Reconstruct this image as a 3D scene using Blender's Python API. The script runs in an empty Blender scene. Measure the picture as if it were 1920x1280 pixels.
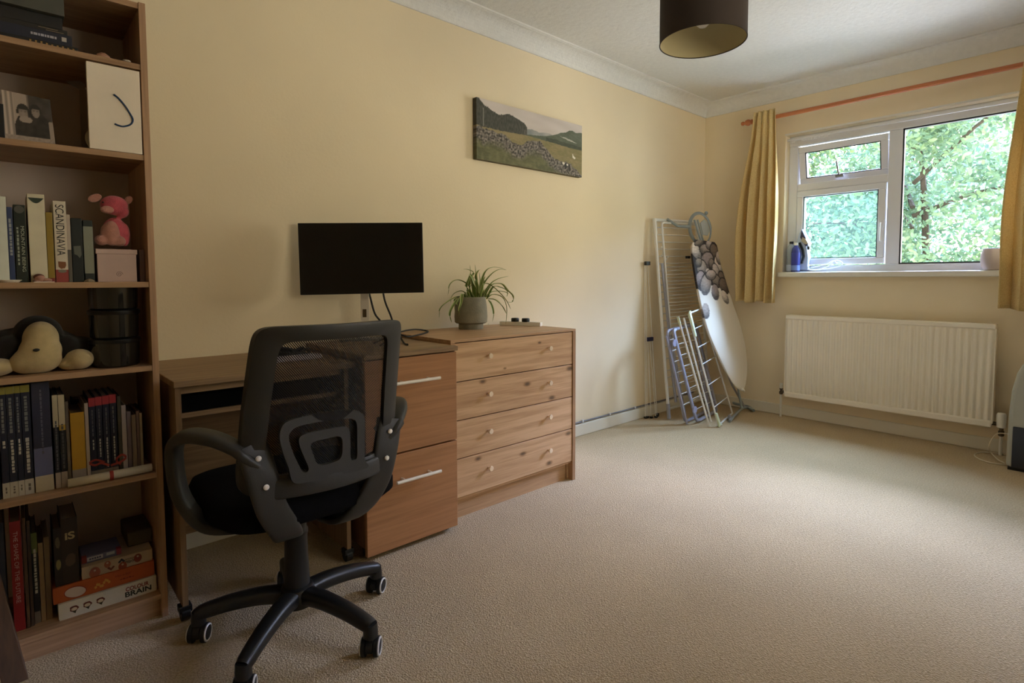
import bpy, bmesh, math, random
import numpy as np
from mathutils import Vector, Matrix, noise

# ------------------------------------------------------------------ camera, world, light, exposure
sc = bpy.context.scene
COL = sc.collection
random.seed(7)
FPX, YAW, PITCH, ROLL, CX, CY = 1047.63, 0.835856, -0.056799, -0.002571, 960.0, 580.72
CAM = Vector((0, 0, 1.02))
FW = Vector((math.cos(YAW)*math.cos(PITCH), math.sin(YAW)*math.cos(PITCH), math.sin(PITCH)))
RT0 = Vector((math.sin(YAW), -math.cos(YAW), 0)); UP0 = RT0.cross(FW)
RT = RT0*math.cos(ROLL)+UP0*math.sin(ROLL); UP = -RT0*math.sin(ROLL)+UP0*math.cos(ROLL)
cam_data = bpy.data.cameras.new('camera'); cam = bpy.data.objects.new('camera', cam_data); COL.objects.link(cam)
m = Matrix((RT, UP, -FW)).transposed().to_4x4(); m.translation = CAM
cam.matrix_world = m
cam_data.sensor_width = 36; cam_data.lens = FPX*36/1920; cam_data.shift_y = (CY-640)/1920
cam_data.clip_start = .02; cam_data.clip_end = 200
sc.camera = cam
sc.view_settings.view_transform = 'Standard'; sc.view_settings.look = 'None'
sc.view_settings.exposure = EXPO = 0.0; sc.view_settings.gamma = 1; sc.view_settings.use_curve_mapping = False
sc.cycles.max_bounces = 12; sc.cycles.diffuse_bounces = 8; sc.cycles.transparent_max_bounces = 24

SKY, GND, HAZE, SKY_STRENGTH, FRONT = (.78,.93,1.50), (.110,.115,.130), (.13,.122,.10), 135.0, (.057,.0515,.0385)
world = bpy.data.worlds.new('sky'); sc.world = world; world.use_nodes = True
nt = world.node_tree; nt.nodes.clear()
wo = nt.nodes.new('ShaderNodeOutputWorld'); bg = nt.nodes.new('ShaderNodeBackground')
tc = nt.nodes.new('ShaderNodeTexCoord'); sx = nt.nodes.new('ShaderNodeSeparateXYZ')
mr = nt.nodes.new('ShaderNodeMapRange'); mr.inputs['From Min'].default_value = -1; mr.inputs['From Max'].default_value = 1
rp = nt.nodes.new('ShaderNodeValToRGB')
def ramp(cr, stops):
    while len(cr.elements) > 1: cr.elements.remove(cr.elements[-1])
    cr.elements[0].position = stops[0][0]; cr.elements[0].color = (*stops[0][1], 1)
    for p, c in stops[1:]:
        e = cr.elements.new(p); e.color = (*c, 1)
# sky: bright cloud high up on the garden side, sunlit garden below, dim haze at the horizon and behind the house
ramp(rp.color_ramp, [(0.0, GND), (.36, GND), (.46, HAZE), (.64, HAZE), (.70, tuple(v*.45 for v in SKY)), (.80, SKY), (1, SKY)])
nt.links.new(tc.outputs['Generated'], sx.inputs[0]); nt.links.new(sx.outputs['Z'], mr.inputs['Value'])
side = nt.nodes.new('ShaderNodeMapRange'); side.interpolation_type = 'SMOOTHSTEP'; side.inputs['From Min'].default_value = .52; side.inputs['From Max'].default_value = .70
side.inputs['To Min'].default_value = 0; side.inputs['To Max'].default_value = 1
vm = nt.nodes.new('ShaderNodeMix'); vm.data_type = 'RGBA'; rp2 = nt.nodes.new('ShaderNodeValToRGB'); ramp(rp2.color_ramp, [(.30, FRONT), (.46, FRONT), (.56, tuple(v*.40 for v in FRONT))]); nt.links.new(mr.outputs[0], rp2.inputs[0]); nt.links.new(rp2.outputs[0], vm.inputs[6])
fl = nt.nodes.new('ShaderNodeVectorMath'); fl.operation = 'MULTIPLY'; fl.inputs[1].default_value = (1, 1, 0); nrm_ = nt.nodes.new('ShaderNodeVectorMath'); nrm_.operation = 'NORMALIZE'; s2 = nt.nodes.new('ShaderNodeSeparateXYZ')
nt.links.new(tc.outputs['Generated'], fl.inputs[0]); nt.links.new(fl.outputs[0], nrm_.inputs[0]); nt.links.new(nrm_.outputs[0], s2.inputs[0]); nt.links.new(s2.outputs['X'], side.inputs['Value']); nt.links.new(side.outputs[0], vm.inputs[0])
nt.links.new(mr.outputs[0], rp.inputs[0]); nt.links.new(rp.outputs[0], vm.inputs[7]); nt.links.new(vm.outputs[2], bg.inputs['Color'])
bg.inputs['Strength'].default_value = SKY_STRENGTH
nt.links.new(bg.outputs[0], wo.inputs[0])

def portal(name, loc, rot, sx_, sy_):
    l = bpy.data.lights.new(name, 'AREA'); l.shape = 'RECTANGLE'; l.size = sx_; l.size_y = sy_; l.cycles.is_portal = True
    o = bpy.data.objects.new(name, l); COL.objects.link(o); o.location = loc; o.rotation_euler = rot; return o
portal('window_portal', (4.42, 1.075, 1.55), (0, math.radians(90), 0), 1.0, 1.32)

portal('fill_portal', (2.05, -1.05, 1.54), (math.radians(90), 0, math.radians(180)), 1.6, 1.12)  # guides sampling through the added fill window
# ------------------------------------------------------------------ helpers
def ray(px, py): return FW + RT*((px-CX)/FPX) - UP*((py-CY)/FPX)
def PY(px, py, y): r = ray(px, py); return CAM + r*((y-CAM.y)/r.y)      # the point seen at a pixel on the plane y
def PX(px, py, x): r = ray(px, py); return CAM + r*((x-CAM.x)/r.x)
def PZ(px, py, z): r = ray(px, py); return CAM + r*((z-CAM.z)/r.z)

def lin(c): return c/12.92 if c <= .04045 else ((c+.055)/1.055)**2.4
def rgb(r, g, b): return (lin(r/255), lin(g/255), lin(b/255), 1)

def newmat(name):
    mt = bpy.data.materials.new(name); mt.use_nodes = True
    n = mt.node_tree; b = n.nodes['Principled BSDF']; return mt, n, b
def tex_coord(n, scale=(1,1,1), loc=(0,0,0)):
    t = n.nodes.new('ShaderNodeTexCoord'); mp = n.nodes.new('ShaderNodeMapping')
    mp.inputs['Scale'].default_value = scale; mp.inputs['Location'].default_value = loc
    n.links.new(t.outputs['Object'], mp.inputs[0]); return mp
MATS = {}
def mat(name, col, rough=.5, metal=0, var=.06, vscale=6, bump=0, bscale=200, spec=.5, trans=0, alpha=1, sheen=0):
    """plain surface with slight procedural variation and optional fine bump"""
    if name in MATS: return MATS[name]
    mt, n, b = newmat(name); MATS[name] = mt
    c = rgb(*col)
    mp = tex_coord(n)
    if var:
        nz = n.nodes.new('ShaderNodeTexNoise'); nz.inputs['Scale'].default_value = vscale; nz.inputs['Detail'].default_value = 4
        n.links.new(mp.outputs[0], nz.inputs['Vector'])
        r = n.nodes.new('ShaderNodeValToRGB')
        ramp(r.color_ramp, [(.3, tuple(v*(1-var) for v in c[:3])), (.7, tuple(min(1, v*(1+var)) for v in c[:3]))])
        n.links.new(nz.outputs['Fac'], r.inputs[0]); n.links.new(r.outputs[0], b.inputs['Base Color'])
    else: b.inputs['Base Color'].default_value = c
    b.inputs['Roughness'].default_value = rough; b.inputs['Metallic'].default_value = metal
    b.inputs['Specular IOR Level'].default_value = spec
    if trans: b.inputs['Transmission Weight'].default_value = trans
    if sheen: b.inputs['Sheen Weight'].default_value = sheen
    if bump:
        n2 = n.nodes.new('ShaderNodeTexNoise'); n2.inputs['Scale'].default_value = bscale; n2.inputs['Detail'].default_value = 3
        n.links.new(mp.outputs[0], n2.inputs['Vector'])
        bp = n.nodes.new('ShaderNodeBump'); bp.inputs['Strength'].default_value = bump; bp.inputs['Distance'].default_value = .004
        n.links.new(n2.outputs['Fac'], bp.inputs['Height']); n.links.new(bp.outputs[0], b.inputs['Normal'])
    return mt
def wood(name, dark, light, d='x', rough=.45, knots=(), fine=1.0):
    if name in MATS: return MATS[name]
    mt, n, b = newmat(name); MATS[name] = mt
    s = {'x': (1.2, 26, 26), 'y': (26, 1.2, 26), 'z': (26, 26, 1.2)}[d]
    mp = tex_coord(n, tuple(v*fine for v in s))
    n1 = n.nodes.new('ShaderNodeTexNoise'); n1.inputs['Scale'].default_value = 1.6; n1.inputs['Detail'].default_value = 6; n1.inputs['Distortion'].default_value = .7
    n.links.new(mp.outputs[0], n1.inputs['Vector'])
    mp2 = tex_coord(n, tuple(v*5 for v in s)); n2 = n.nodes.new('ShaderNodeTexNoise'); n2.inputs['Scale'].default_value = 1.5; n2.inputs['Detail'].default_value = 2
    n.links.new(mp2.outputs[0], n2.inputs['Vector'])
    mx = n.nodes.new('ShaderNodeMath'); mx.operation = 'MULTIPLY_ADD'; mx.inputs[1].default_value = .3
    sub = n.nodes.new('ShaderNodeMath'); sub.operation = 'MULTIPLY'; sub.inputs[1].default_value = .78
    n.links.new(n1.outputs['Fac'], sub.inputs[0]); n.links.new(n2.outputs['Fac'], mx.inputs[0]); n.links.new(sub.outputs[0], mx.inputs[2])
    fac = mx.outputs[0]
    if knots:
        tcn = n.nodes.new('ShaderNodeTexCoord'); acc = None
        for kx, kz, ks in knots:
            sb = n.nodes.new('ShaderNodeVectorMath'); sb.operation = 'SUBTRACT'; sb.inputs[1].default_value = (kx, 0, kz)
            n.links.new(tcn.outputs['Object'], sb.inputs[0])
            ml = n.nodes.new('ShaderNodeVectorMath'); ml.operation = 'MULTIPLY'; ml.inputs[1].default_value = (1/(ks*2.6), 0, 1/(ks*1.25))
            n.links.new(sb.outputs[0], ml.inputs[0])
            ln = n.nodes.new('ShaderNodeVectorMath'); ln.operation = 'LENGTH'; n.links.new(ml.outputs[0], ln.inputs[0])
            g = n.nodes.new('ShaderNodeMapRange'); g.interpolation_type = 'SMOOTHSTEP'
            g.inputs['From Min'].default_value = 0; g.inputs['From Max'].default_value = 1; g.inputs['To Min'].default_value = .62; g.inputs['To Max'].default_value = 0
            n.links.new(ln.outputs['Value'], g.inputs['Value'])
            if acc is None: acc = g.outputs[0]
            else:
                a = n.nodes.new('ShaderNodeMath'); a.operation = 'ADD'; n.links.new(acc, a.inputs[0]); n.links.new(g.outputs[0], a.inputs[1]); acc = a.outputs[0]
        a = n.nodes.new('ShaderNodeMath'); a.operation = 'SUBTRACT'; n.links.new(fac, a.inputs[0]); n.links.new(acc, a.inputs[1]); fac = a.outputs[0]
    r = n.nodes.new('ShaderNodeValToRGB'); ramp(r.color_ramp, [(.0, tuple(v*.35 for v in rgb(*dark)[:3])), (.38, rgb(*dark)[:3]), (.66, rgb(*light)[:3])])
    n.links.new(fac, r.inputs[0]); n.links.new(r.outputs[0], b.inputs['Base Color'])
    b.inputs['Roughness'].default_value = rough
    bp = n.nodes.new('ShaderNodeBump'); bp.inputs['Strength'].default_value = .12; bp.inputs['Distance'].default_value = .001
    n.links.new(n2.outputs['Fac'], bp.inputs['Height']); n.links.new(bp.outputs[0], b.inputs['Normal'])
    return mt
def attr_mat(name, rough=.6, bump=0):
    if name in MATS: return MATS[name]
    mt, n, b = newmat(name); MATS[name] = mt
    a = n.nodes.new('ShaderNodeAttribute'); a.attribute_name = 'paint'
    n.links.new(a.outputs['Color'], b.inputs['Base Color']); b.inputs['Roughness'].default_value = rough
    return mt

class MB:
    """collects shapes in world coordinates, then links them as one mesh object"""
    def __init__(s): s.v = []; s.f = []; s.mi = []; s.cur = 0
    def add(s, vs, fs):
        o = len(s.v); s.v += [Vector(v) for v in vs]; s.f += [tuple(i+o for i in f) for f in fs]; s.mi += [s.cur]*len(fs); return s
    def box(s, x0, x1, y0, y1, z0, z1, M=None):
        vs = [Vector((x, y, z)) for x in (x0, x1) for y in (y0, y1) for z in (z0, z1)]
        if M is not None: vs = [M @ v for v in vs]
        return s.add(vs, [(0,1,3,2),(4,6,7,5),(0,4,5,1),(2,3,7,6),(0,2,6,4),(1,5,7,3)])
    def cbox(s, c, d, M=None):
        return s.box(c[0]-d[0]/2, c[0]+d[0]/2, c[1]-d[1]/2, c[1]+d[1]/2, c[2]-d[2]/2, c[2]+d[2]/2, M)
    def lathe(s, c, prof, n=24, axis='z', caps=True, M=None):
        """prof = [(radius, height)...] about an axis through c"""
        c = Vector(c); vs = []
        for r, h in prof:
            for k in range(n):
                a = 2*math.pi*k/n; u, w = r*math.cos(a), r*math.sin(a)
                v = {'z': Vector((u, w, h)), 'x': Vector((h, u, w)), 'y': Vector((w, h, u))}[axis]
                if M is not None: v = M @ v
                vs.append(c+v)
        fs = []
        for i in range(len(prof)-1):
            for k in range(n): fs.append((i*n+k, i*n+(k+1) % n, (i+1)*n+(k+1) % n, (i+1)*n+k))
        if caps:
            fs.append(tuple(range(n))[::-1]); fs.append(tuple((len(prof)-1)*n+k for k in range(n)))
        return s.add(vs, fs)
    def cyl(s, c, r, h, n=20, axis='z', M=None): return s.lathe(c, [(r, 0), (r, h)], n, axis, True, M)
    def sweep(s, path, w, h=None, side=None, n=10, closed=False, power=1.0):
        """tube along a path; w,h half sizes (number or list); side = preferred width direction"""
        P = [Vector(p) for p in path]; L = len(P)
        ws = w if isinstance(w, (list, tuple)) else [w]*L
        hs = ws if h is None else (h if isinstance(h, (list, tuple)) else [h]*L)
        vs = []; prev = None
        for i in range(L):
            if closed: t = P[(i+1) % L]-P[i-1]
            else: t = P[min(i+1, L-1)]-P[max(i-1, 0)]
            t.normalize()
            if side is not None: a = Vector(side)
            elif prev is not None: a = prev
            else: a = Vector((0,0,1)).cross(t) if abs(t.z) < .9 else Vector((1,0,0))
            a = a - t*a.dot(t)
            if a.length < 1e-5: a = t.orthogonal()
            a.normalize(); b = t.cross(a); prev = a
            for k in range(n):
                an = 2*math.pi*(k+.5)/n; ca, sa = math.cos(an), math.sin(an)
                if power != 1: ca = math.copysign(abs(ca)**power, ca); sa = math.copysign(abs(sa)**power, sa)
                vs.append(P[i]+a*(ws[i]*ca)+b*(hs[i]*sa))
        fs = []
        for i in range(L if closed else L-1):
            j = (i+1) % L
            for k in range(n): fs.append((i*n+k, i*n+(k+1) % n, j*n+(k+1) % n, j*n+k))
        if not closed: fs.append(tuple(range(n))[::-1]); fs.append(tuple((L-1)*n+k for k in range(n)))
        return s.add(vs, fs)
    def prism(s, poly, ext):
        """flat polygon (3-D points) extruded by the vector ext"""
        ext = Vector(ext); n = len(poly); P = [Vector(p) for p in poly]
        return s.add(P+[p+ext for p in P], [tuple(range(n))[::-1], tuple(range(n, 2*n))]+[(i, (i+1) % n, n+(i+1) % n, n+i) for i in range(n)])
    def ell(s, c, r, n=20, m_=12, M=None):
        c = Vector(c); vs = []; fs = []
        for i in range(m_+1):
            th = math.pi*i/m_
            for k in range(n):
                a = 2*math.pi*k/n; v = Vector((r[0]*math.sin(th)*math.cos(a), r[1]*math.sin(th)*math.sin(a), r[2]*math.cos(th)))
                if M is not None: v = M @ v
                vs.append(c+v)
        for i in range(m_):
            for k in range(n): fs.append((i*n+k, i*n+(k+1) % n, (i+1)*n+(k+1) % n, (i+1)*n+k))
        return s.add(vs, fs)
    def grid(s, pts):
        """pts[i][j] 3-D points -> quads"""
        a, b = len(pts), len(pts[0])
        return s.add([p for r in pts for p in r], [(i*b+j, i*b+j+1, (i+1)*b+j+1, (i+1)*b+j) for i in range(a-1) for j in range(b-1)])
    def build(s, name, mt, parent=None, smooth=False, bevel=0, seg=2, angle=35, solid=0, weld=False, **tags):
        o0 = Vector((0,0,0))
        if parent is not None:
            p = parent
            while p is not None: o0 = o0+p.location; p = p.parent
        me = bpy.data.meshes.new(name)
        org = tags.pop('origin', None)
        if org is None: org = Vector((0,0,0)) if parent is not None else None
        if org is None:   # top-level mesh: origin at the middle of its base
            xs = [v.x for v in s.v]; ys = [v.y for v in s.v]; zs = [v.z for v in s.v]
            org = Vector(((min(xs)+max(xs))/2, (min(ys)+max(ys))/2, min(zs)))
        else: org = Vector(org)
        me.from_pydata([v-o0-org for v in s.v], [], s.f)
        ms = mt if isinstance(mt, (list, tuple)) else [mt]
        for q in ms: me.materials.append(q)
        if len(ms) > 1: me.polygons.foreach_set('material_index', s.mi)
        bm = bmesh.new(); bm.from_mesh(me)
        if weld: bmesh.ops.remove_doubles(bm, verts=bm.verts, dist=1e-5)
        bmesh.ops.recalc_face_normals(bm, faces=bm.faces); bm.to_mesh(me); bm.free()
        if smooth:
            me.polygons.foreach_set('use_smooth', [True]*len(me.polygons)); me.set_sharp_from_angle(angle=math.radians(angle))
        o = bpy.data.objects.new(name, me); COL.objects.link(o); o.location = org
        if parent is not None: o.parent = parent
        if solid: md = o.modifiers.new('thickness', 'SOLIDIFY'); md.thickness = solid; md.offset = 0
        if bevel:
            md = o.modifiers.new('edge', 'BEVEL'); md.width = bevel; md.segments = seg; md.limit_method = 'ANGLE'; md.harden_normals = False
        tag(o, **tags); return o
def tag(o, label=None, cat=None, group=None, kind=None):
    if label: o['label'] = label
    if cat: o['category'] = cat
    if group: o['group'] = group
    if kind: o['kind'] = kind
    return o
def thing(name, loc, label, cat, group=None):
    o = bpy.data.objects.new(name, None); COL.objects.link(o); o.location = loc; o.empty_display_size = .1
    return tag(o, label, cat, group)
def struct(o): o['kind'] = 'structure'; return o
def curve_pts(pts, n=8):
    """smooth Catmull-Rom through points"""
    P = [Vector(p) for p in pts]; P = [P[0]*2-P[1]]+P+[P[-1]*2-P[-2]]; out = []
    for i in range(1, len(P)-2):
        for k in range(n):
            t = k/n; a, b, c, d = P[i-1:i+3]
            out.append(.5*((2*b)+(c-a)*t+(2*a-5*b+4*c-d)*t*t+(3*b-a-3*c+d)*t**3))
    out.append(P[-2]); return out
def arc(c, r, a0, a1, n, u, v):
    c, u, v = Vector(c), Vector(u), Vector(v)
    return [c+u*(r*math.cos(math.radians(a0+(a1-a0)*k/n)))+v*(r*math.sin(math.radians(a0+(a1-a0)*k/n))) for k in range(n+1)]
def text(name, s_, mt, parent, loc, right, up, size, width=None, off=.0006, bold=0):
    """flat lettering on a surface: loc = left end of the baseline, right/up = directions, size = cap height"""
    cu = bpy.data.curves.new(name, 'FONT'); cu.body = s_; cu.size = 1; cu.extrude = 0; cu.offset = bold
    tmp = bpy.data.objects.new(name, cu); me = bpy.data.meshes.new_from_object(tmp)
    bpy.data.objects.remove(tmp); bpy.data.curves.remove(cu)
    vs = np.zeros(len(me.vertices)*3); me.vertices.foreach_get('co', vs); vs = vs.reshape(-1, 3)
    x0, x1 = vs[:,0].min(), vs[:,0].max(); k = size/.70; kx = k if width is None else width/(x1-x0)
    R_, U_ = Vector(right).normalized(), Vector(up).normalized(); N_ = R_.cross(U_)
    o0 = Vector((0,0,0)); p = parent
    while p is not None: o0 = o0+p.location; p = p.parent
    L_ = Vector(loc)
    for v in me.vertices: v.co = L_-o0+R_*((v.co.x-x0)*kx)+U_*(v.co.y*k)+N_*off
    me.materials.clear(); me.materials.append(mt); me.name = name
    o = bpy.data.objects.new(name, me); COL.objects.link(o); o.parent = parent; return o
def painted(name, P00, P10, P11, P01, nu, nv, fn, mt, parent=None, out=(0,0,0), **tags):
    """a flat printed surface: fn(u,v) -> linear rgb, stored per vertex (u along P00-P10, v along P00-P01)"""
    A, B, C_, D = map(Vector, (P00, P10, P11, P01)); out = Vector(out)
    b = MB(); pts = []; cols = []
    for i in range(nu+1):
        r_ = []; u = i/nu
        for j in range(nv+1):
            v = j/nv; r_.append((A*(1-u)+B*u)*(1-v)+(D*(1-u)+C_*u)*v+out); cols.append(fn(u, v))
        pts.append(r_)
    b.grid(pts); o = b.build(name, mt, parent, **tags)
    at = o.data.color_attributes.new('paint', 'FLOAT_COLOR', 'POINT')
    at.data.foreach_set('color', [c for q in cols for c in (*q[:3], 1)]); return o

# ------------------------------------------------------------------ room
WX, WY, CZ = 4.25, 2.36, 2.40      # window wall, long wall, ceiling
BX, SY = -1.35, -0.75              # wall behind the camera, wall to the right
WY0, WY1, WZ0, WZ1 = .40, 1.727, 1.03, 2.047   # window opening
m_wall = mat('cream_wall_paint', (232,217,186), .85, var=.02, vscale=3, bump=.12, bscale=90, spec=.25)
m_white = mat('white_gloss_paint', (225,222,212), .45, var=.02)
m_ceil = mat('white_textured_plaster', (226,226,222), .9, var=.03, vscale=40, spec=.2)
n = m_ceil.node_tree
mp = tex_coord(n); vz = n.nodes.new('ShaderNodeTexNoise'); vz.inputs['Scale'].default_value = 26; vz.inputs['Detail'].default_value = 8; vz.inputs['Roughness'].default_value = .7
bp = n.nodes.new('ShaderNodeBump'); bp.inputs['Strength'].default_value = .55; bp.inputs['Distance'].default_value = .012
n.links.new(mp.outputs[0], vz.inputs['Vector']); n.links.new(vz.outputs['Fac'], bp.inputs['Height']); n.links.new(bp.outputs[0], n.nodes['Principled BSDF'].inputs['Normal'])
# carpet
m_carpet, n, b = newmat('beige_carpet')
mp = tex_coord(n)
nA = n.nodes.new('ShaderNodeTexNoise'); nA.inputs['Scale'].default_value = 150; nA.inputs['Detail'].default_value = 5; nA.inputs['Roughness'].default_value = .65; n.links.new(mp.outputs[0], nA.inputs['Vector'])
nB = n.nodes.new('ShaderNodeTexNoise'); nB.inputs['Scale'].default_value = 2.2; nB.inputs['Detail'].default_value = 4; n.links.new(mp.outputs[0], nB.inputs['Vector'])
vo = n.nodes.new('ShaderNodeTexVoronoi'); vo.inputs['Scale'].default_value = 210; n.links.new(mp.outputs[0], vo.inputs['Vector'])
r1 = n.nodes.new('ShaderNodeValToRGB'); ramp(r1.color_ramp, [(.25, rgb(162,140,104)[:3]), (.5, rgb(198,175,136)[:3]), (.75, rgb(220,198,160)[:3])])
r2 = n.nodes.new('ShaderNodeValToRGB'); ramp(r2.color_ramp, [(.3, (.86,.86,.86)), (.7, (1,1,1))])
mm = n.nodes.new('ShaderNodeMix'); mm.data_type = 'RGBA'; mm.blend_type = 'MULTIPLY'; mm.inputs[0].default_value = 1
n.links.new(nA.outputs['Fac'], r1.inputs[0]); n.links.new(nB.outputs['Fac'], r2.inputs[0]); n.links.new(r1.outputs[0], mm.inputs[6]); n.links.new(r2.outputs[0], mm.inputs[7]); n.links.new(mm.outputs[2], b.inputs['Base Color'])
b.inputs['Roughness'].default_value = .95; b.inputs['Specular IOR Level'].default_value = .1; b.inputs['Sheen Weight'].default_value = .15
ad = n.nodes.new('ShaderNodeMath'); ad.operation = 'ADD'; n.links.new(nA.outputs['Fac'], ad.inputs[0]); n.links.new(vo.outputs['Distance'], ad.inputs[1])
bp = n.nodes.new('ShaderNodeBump'); bp.inputs['Strength'].default_value = .7; bp.inputs['Distance'].default_value = .005; n.links.new(ad.outputs[0], bp.inputs['Height']); n.links.new(bp.outputs[0], b.inputs['Normal'])

T = .28
struct(MB().box(BX-T, WX+T, SY-T, WY+T, -.12, 0).build('floor', m_carpet))
struct(MB().box(BX-T, WX+T, SY-T, WY+T, CZ, CZ+.15).build('ceiling', m_ceil))
struct(MB().box(BX-T, WX+T, WY, WY+T, 0, CZ).build('wall_left', m_wall))
VX0, VX1, VZ0, VZ1 = 1.25, 2.85, .98, 2.10      # opening for an added, unseen window that brings in fill light
w = MB(); w.box(BX-T, VX0, SY-T, SY, 0, CZ); w.box(VX1, WX+T, SY-T, SY, 0, CZ); w.box(VX0, VX1, SY-T, SY, 0, VZ0); w.box(VX0, VX1, SY-T, SY, VZ1, CZ)
struct(w.build('wall_right', m_wall))
struct(MB().box(BX-T, BX, SY, WY, 0, CZ).build('wall_back', m_wall))
w = MB(); w.box(WX, WX+T, WY1, WY, 0, CZ); w.box(WX, WX+T, SY, WY0, 0, CZ); w.box(WX, WX+T, WY0, WY1, 0, WZ0); w.box(WX, WX+T, WY0, WY1, WZ1, CZ)
struct(w.build('wall_window', m_wall))
# coving
def coving(name, p0, p1, inn):
    p0, p1, inn = Vector(p0), Vector(p1), Vector(inn)
    pr = [(0, 0), (0, -.095), (.008, -.095), (.010, -.087)]
    for k in range(9):
        a = math.radians(90*k/8); pr.append((.010+.075*(1-math.cos(a)), -.087+.075*math.sin(a)))
    pr += [(.088, -.010), (.096, -.008), (.096, 0)]
    b_ = MB(); n_ = len(pr)
    vs = [p0+inn*u+Vector((0,0,CZ+v)) for u, v in pr]+[p1+inn*u+Vector((0,0,CZ+v)) for u, v in pr]
    b_.add(vs, [(i, (i+1) % n_, n_+(i+1) % n_, n_+i) for i in range(n_)]+[tuple(range(n_)), tuple(range(n_, 2*n_))])
    return struct(b_.build(name, m_ceil))
coving('trim_1', (BX, WY, 0), (WX, WY, 0), (0,-1,0)); coving('trim_2', (WX, WY, 0), (WX, SY, 0), (-1,0,0))
coving('trim_3', (BX, SY, 0), (WX, SY, 0), (0,1,0)); coving('trim_4', (BX, WY, 0), (BX, SY, 0), (1,0,0))
# skirting
m_skirt = mat('cream_gloss_skirting', (222,216,198), .4, var=.02)
def skirt(name, x0, x1, y0, y1): struct(MB().box(x0, x1, y0, y1, 0, .078).build(name, m_skirt, bevel=.005))
skirt('baseboard_left', BX, WX, WY-.016, WY); skirt('baseboard_window', WX-.016, WX, SY, WY-.016)
skirt('baseboard_right', BX, WX-.016, SY, SY+.016); skirt('baseboard_back', BX, BX+.016, SY+.016, WY-.016)

# window
m_upvc = mat('white_plastic_frame', (226,228,232), .3, var=.015)
m_seal = mat('black_rubber_seal', (28,30,34), .5, var=0)
m_glass, n, b = newmat('clear_glass'); n.nodes.remove(b); MATS['g'] = m_glass
out = n.nodes['Material Output']; tr = n.nodes.new('ShaderNodeBsdfTransparent'); gl = n.nodes.new('ShaderNodeBsdfGlossy'); gl.inputs['Roughness'].default_value = .02
fr = n.nodes.new('ShaderNodeFresnel'); fr.inputs['IOR'].default_value = 1.35; ms_ = n.nodes.new('ShaderNodeMixShader'); tr.inputs['Color'].default_value = (.97,.97,.97,1)
n.links.new(fr.outputs[0], ms_.inputs[0]); n.links.new(tr.outputs[0], ms_.inputs[1]); n.links.new(gl.outputs[0], ms_.inputs[2]); n.links.new(ms_.outputs[0], out.inputs['Surface'])
m_haze, n, b = newmat('misted_glass'); n.nodes.remove(b)
out = n.nodes['Material Output']; tr = n.nodes.new('ShaderNodeBsdfTransparent'); tr.inputs['Color'].default_value = (.80,.90,.88,1); tl = n.nodes.new('ShaderNodeBsdfTranslucent'); tl.inputs['Color'].default_value = (.7,.95,.9,1)
ms_ = n.nodes.new('ShaderNodeMixShader'); ms_.inputs[0].default_value = .0065
n.links.new(tr.outputs[0], ms_.inputs[1]); n.links.new(tl.outputs[0], ms_.inputs[2]); n.links.new(ms_.outputs[0], out.inputs['Surface'])

FX0, FX1 = 4.325, 4.385     # frame depth
win = bpy.data.objects.new('window_1', None); COL.objects.link(win); win.location = (FX0, (WY0+WY1)/2, 1.058); struct(win)
ym0, ym1 = 1.022, 1.098     # mullion
zt = 1.672                  # transom middle
f = MB()
f.box(FX0, FX1, WY0, WY1, 1.03, 1.105); f.box(FX0, FX1, WY0, WY1, 1.975, 2.047)
f.box(FX0, FX1, WY1-.062, WY1, 1.105, 1.975); f.box(FX0, FX1, WY0, WY0+.062, 1.105, 1.975)
f.box(FX0, FX1, ym0, ym1, 1.105, 1.975); f.box(FX0, FX1, ym1, WY1-.062, zt-.026, zt+.026)
f.build('window_frame', m_upvc, win, bevel=.004)
def sash(name, y0, y1, z0, z1, bw, glm, tilt=0, hinge_z=None, dx=-.012):
    M = Matrix.Identity(4)
    if tilt: M = Matrix.Translation((FX0+.03, 0, hinge_z)) @ Matrix.Rotation(math.radians(-tilt), 4, 'Y') @ Matrix.Translation((-FX0-.03, 0, -hinge_z))
    if bw:
        s_ = MB(); x0, x1 = FX0+dx, FX1-.01
        s_.box(x0, x1, y0, y1, z0, z0+bw, M); s_.box(x0, x1, y0, y1, z1-bw, z1, M); s_.box(x0, x1, y0, y0+bw, z0+bw, z1-bw, M); s_.box(x0, x1, y1-bw, y1, z0+bw, z1-bw, M)
        p = s_.build(name, m_upvc, win, bevel=.004)
    else: p = win
    g0, g1, h0, h1 = y0+bw, y1-bw, z0+bw, z1-bw
    q = MB(); xs0, xs1 = FX0+dx+.006, FX0+dx+.03; r_ = .006
    if not bw: xs0, xs1 = FX0+.004, FX0+.03; r_ = .009
    q.box(xs0, xs1, g0, g1, h0, h0+r_, M); q.box(xs0, xs1, g0, g1, h1-r_, h1, M); q.box(xs0, xs1, g0, g0+r_, h0, h1, M); q.box(xs0, xs1, g1-r_, g1, h0, h1, M)
    q.build('glazing_seal', m_seal, p)
    MB().box(xs1-.006, xs1, g0, g1, h0, h1, M).build('glass_pane', glm, p)
    return p
sash('opening_fanlight', ym1+.006, WY1-.066, zt+.028, 1.968, .042, m_glass, tilt=11, hinge_z=1.965)
cs = sash('casement', ym1+.006, WY1-.066, 1.112, zt-.028, .042, m_haze)
sash('fixed_light', WY0+.062, ym0, 1.105, 1.975, 0, m_glass)
h = MB(); h.cbox((FX0-.02, 1.118, 1.375), (.02, .022, .05)); h.sweep([(FX0-.03,1.118,1.38),(FX0-.036,1.118,1.33),(FX0-.034,1.118,1.26)], .008, .006); h.build('window_handle', m_upvc, cs, smooth=True)
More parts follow.
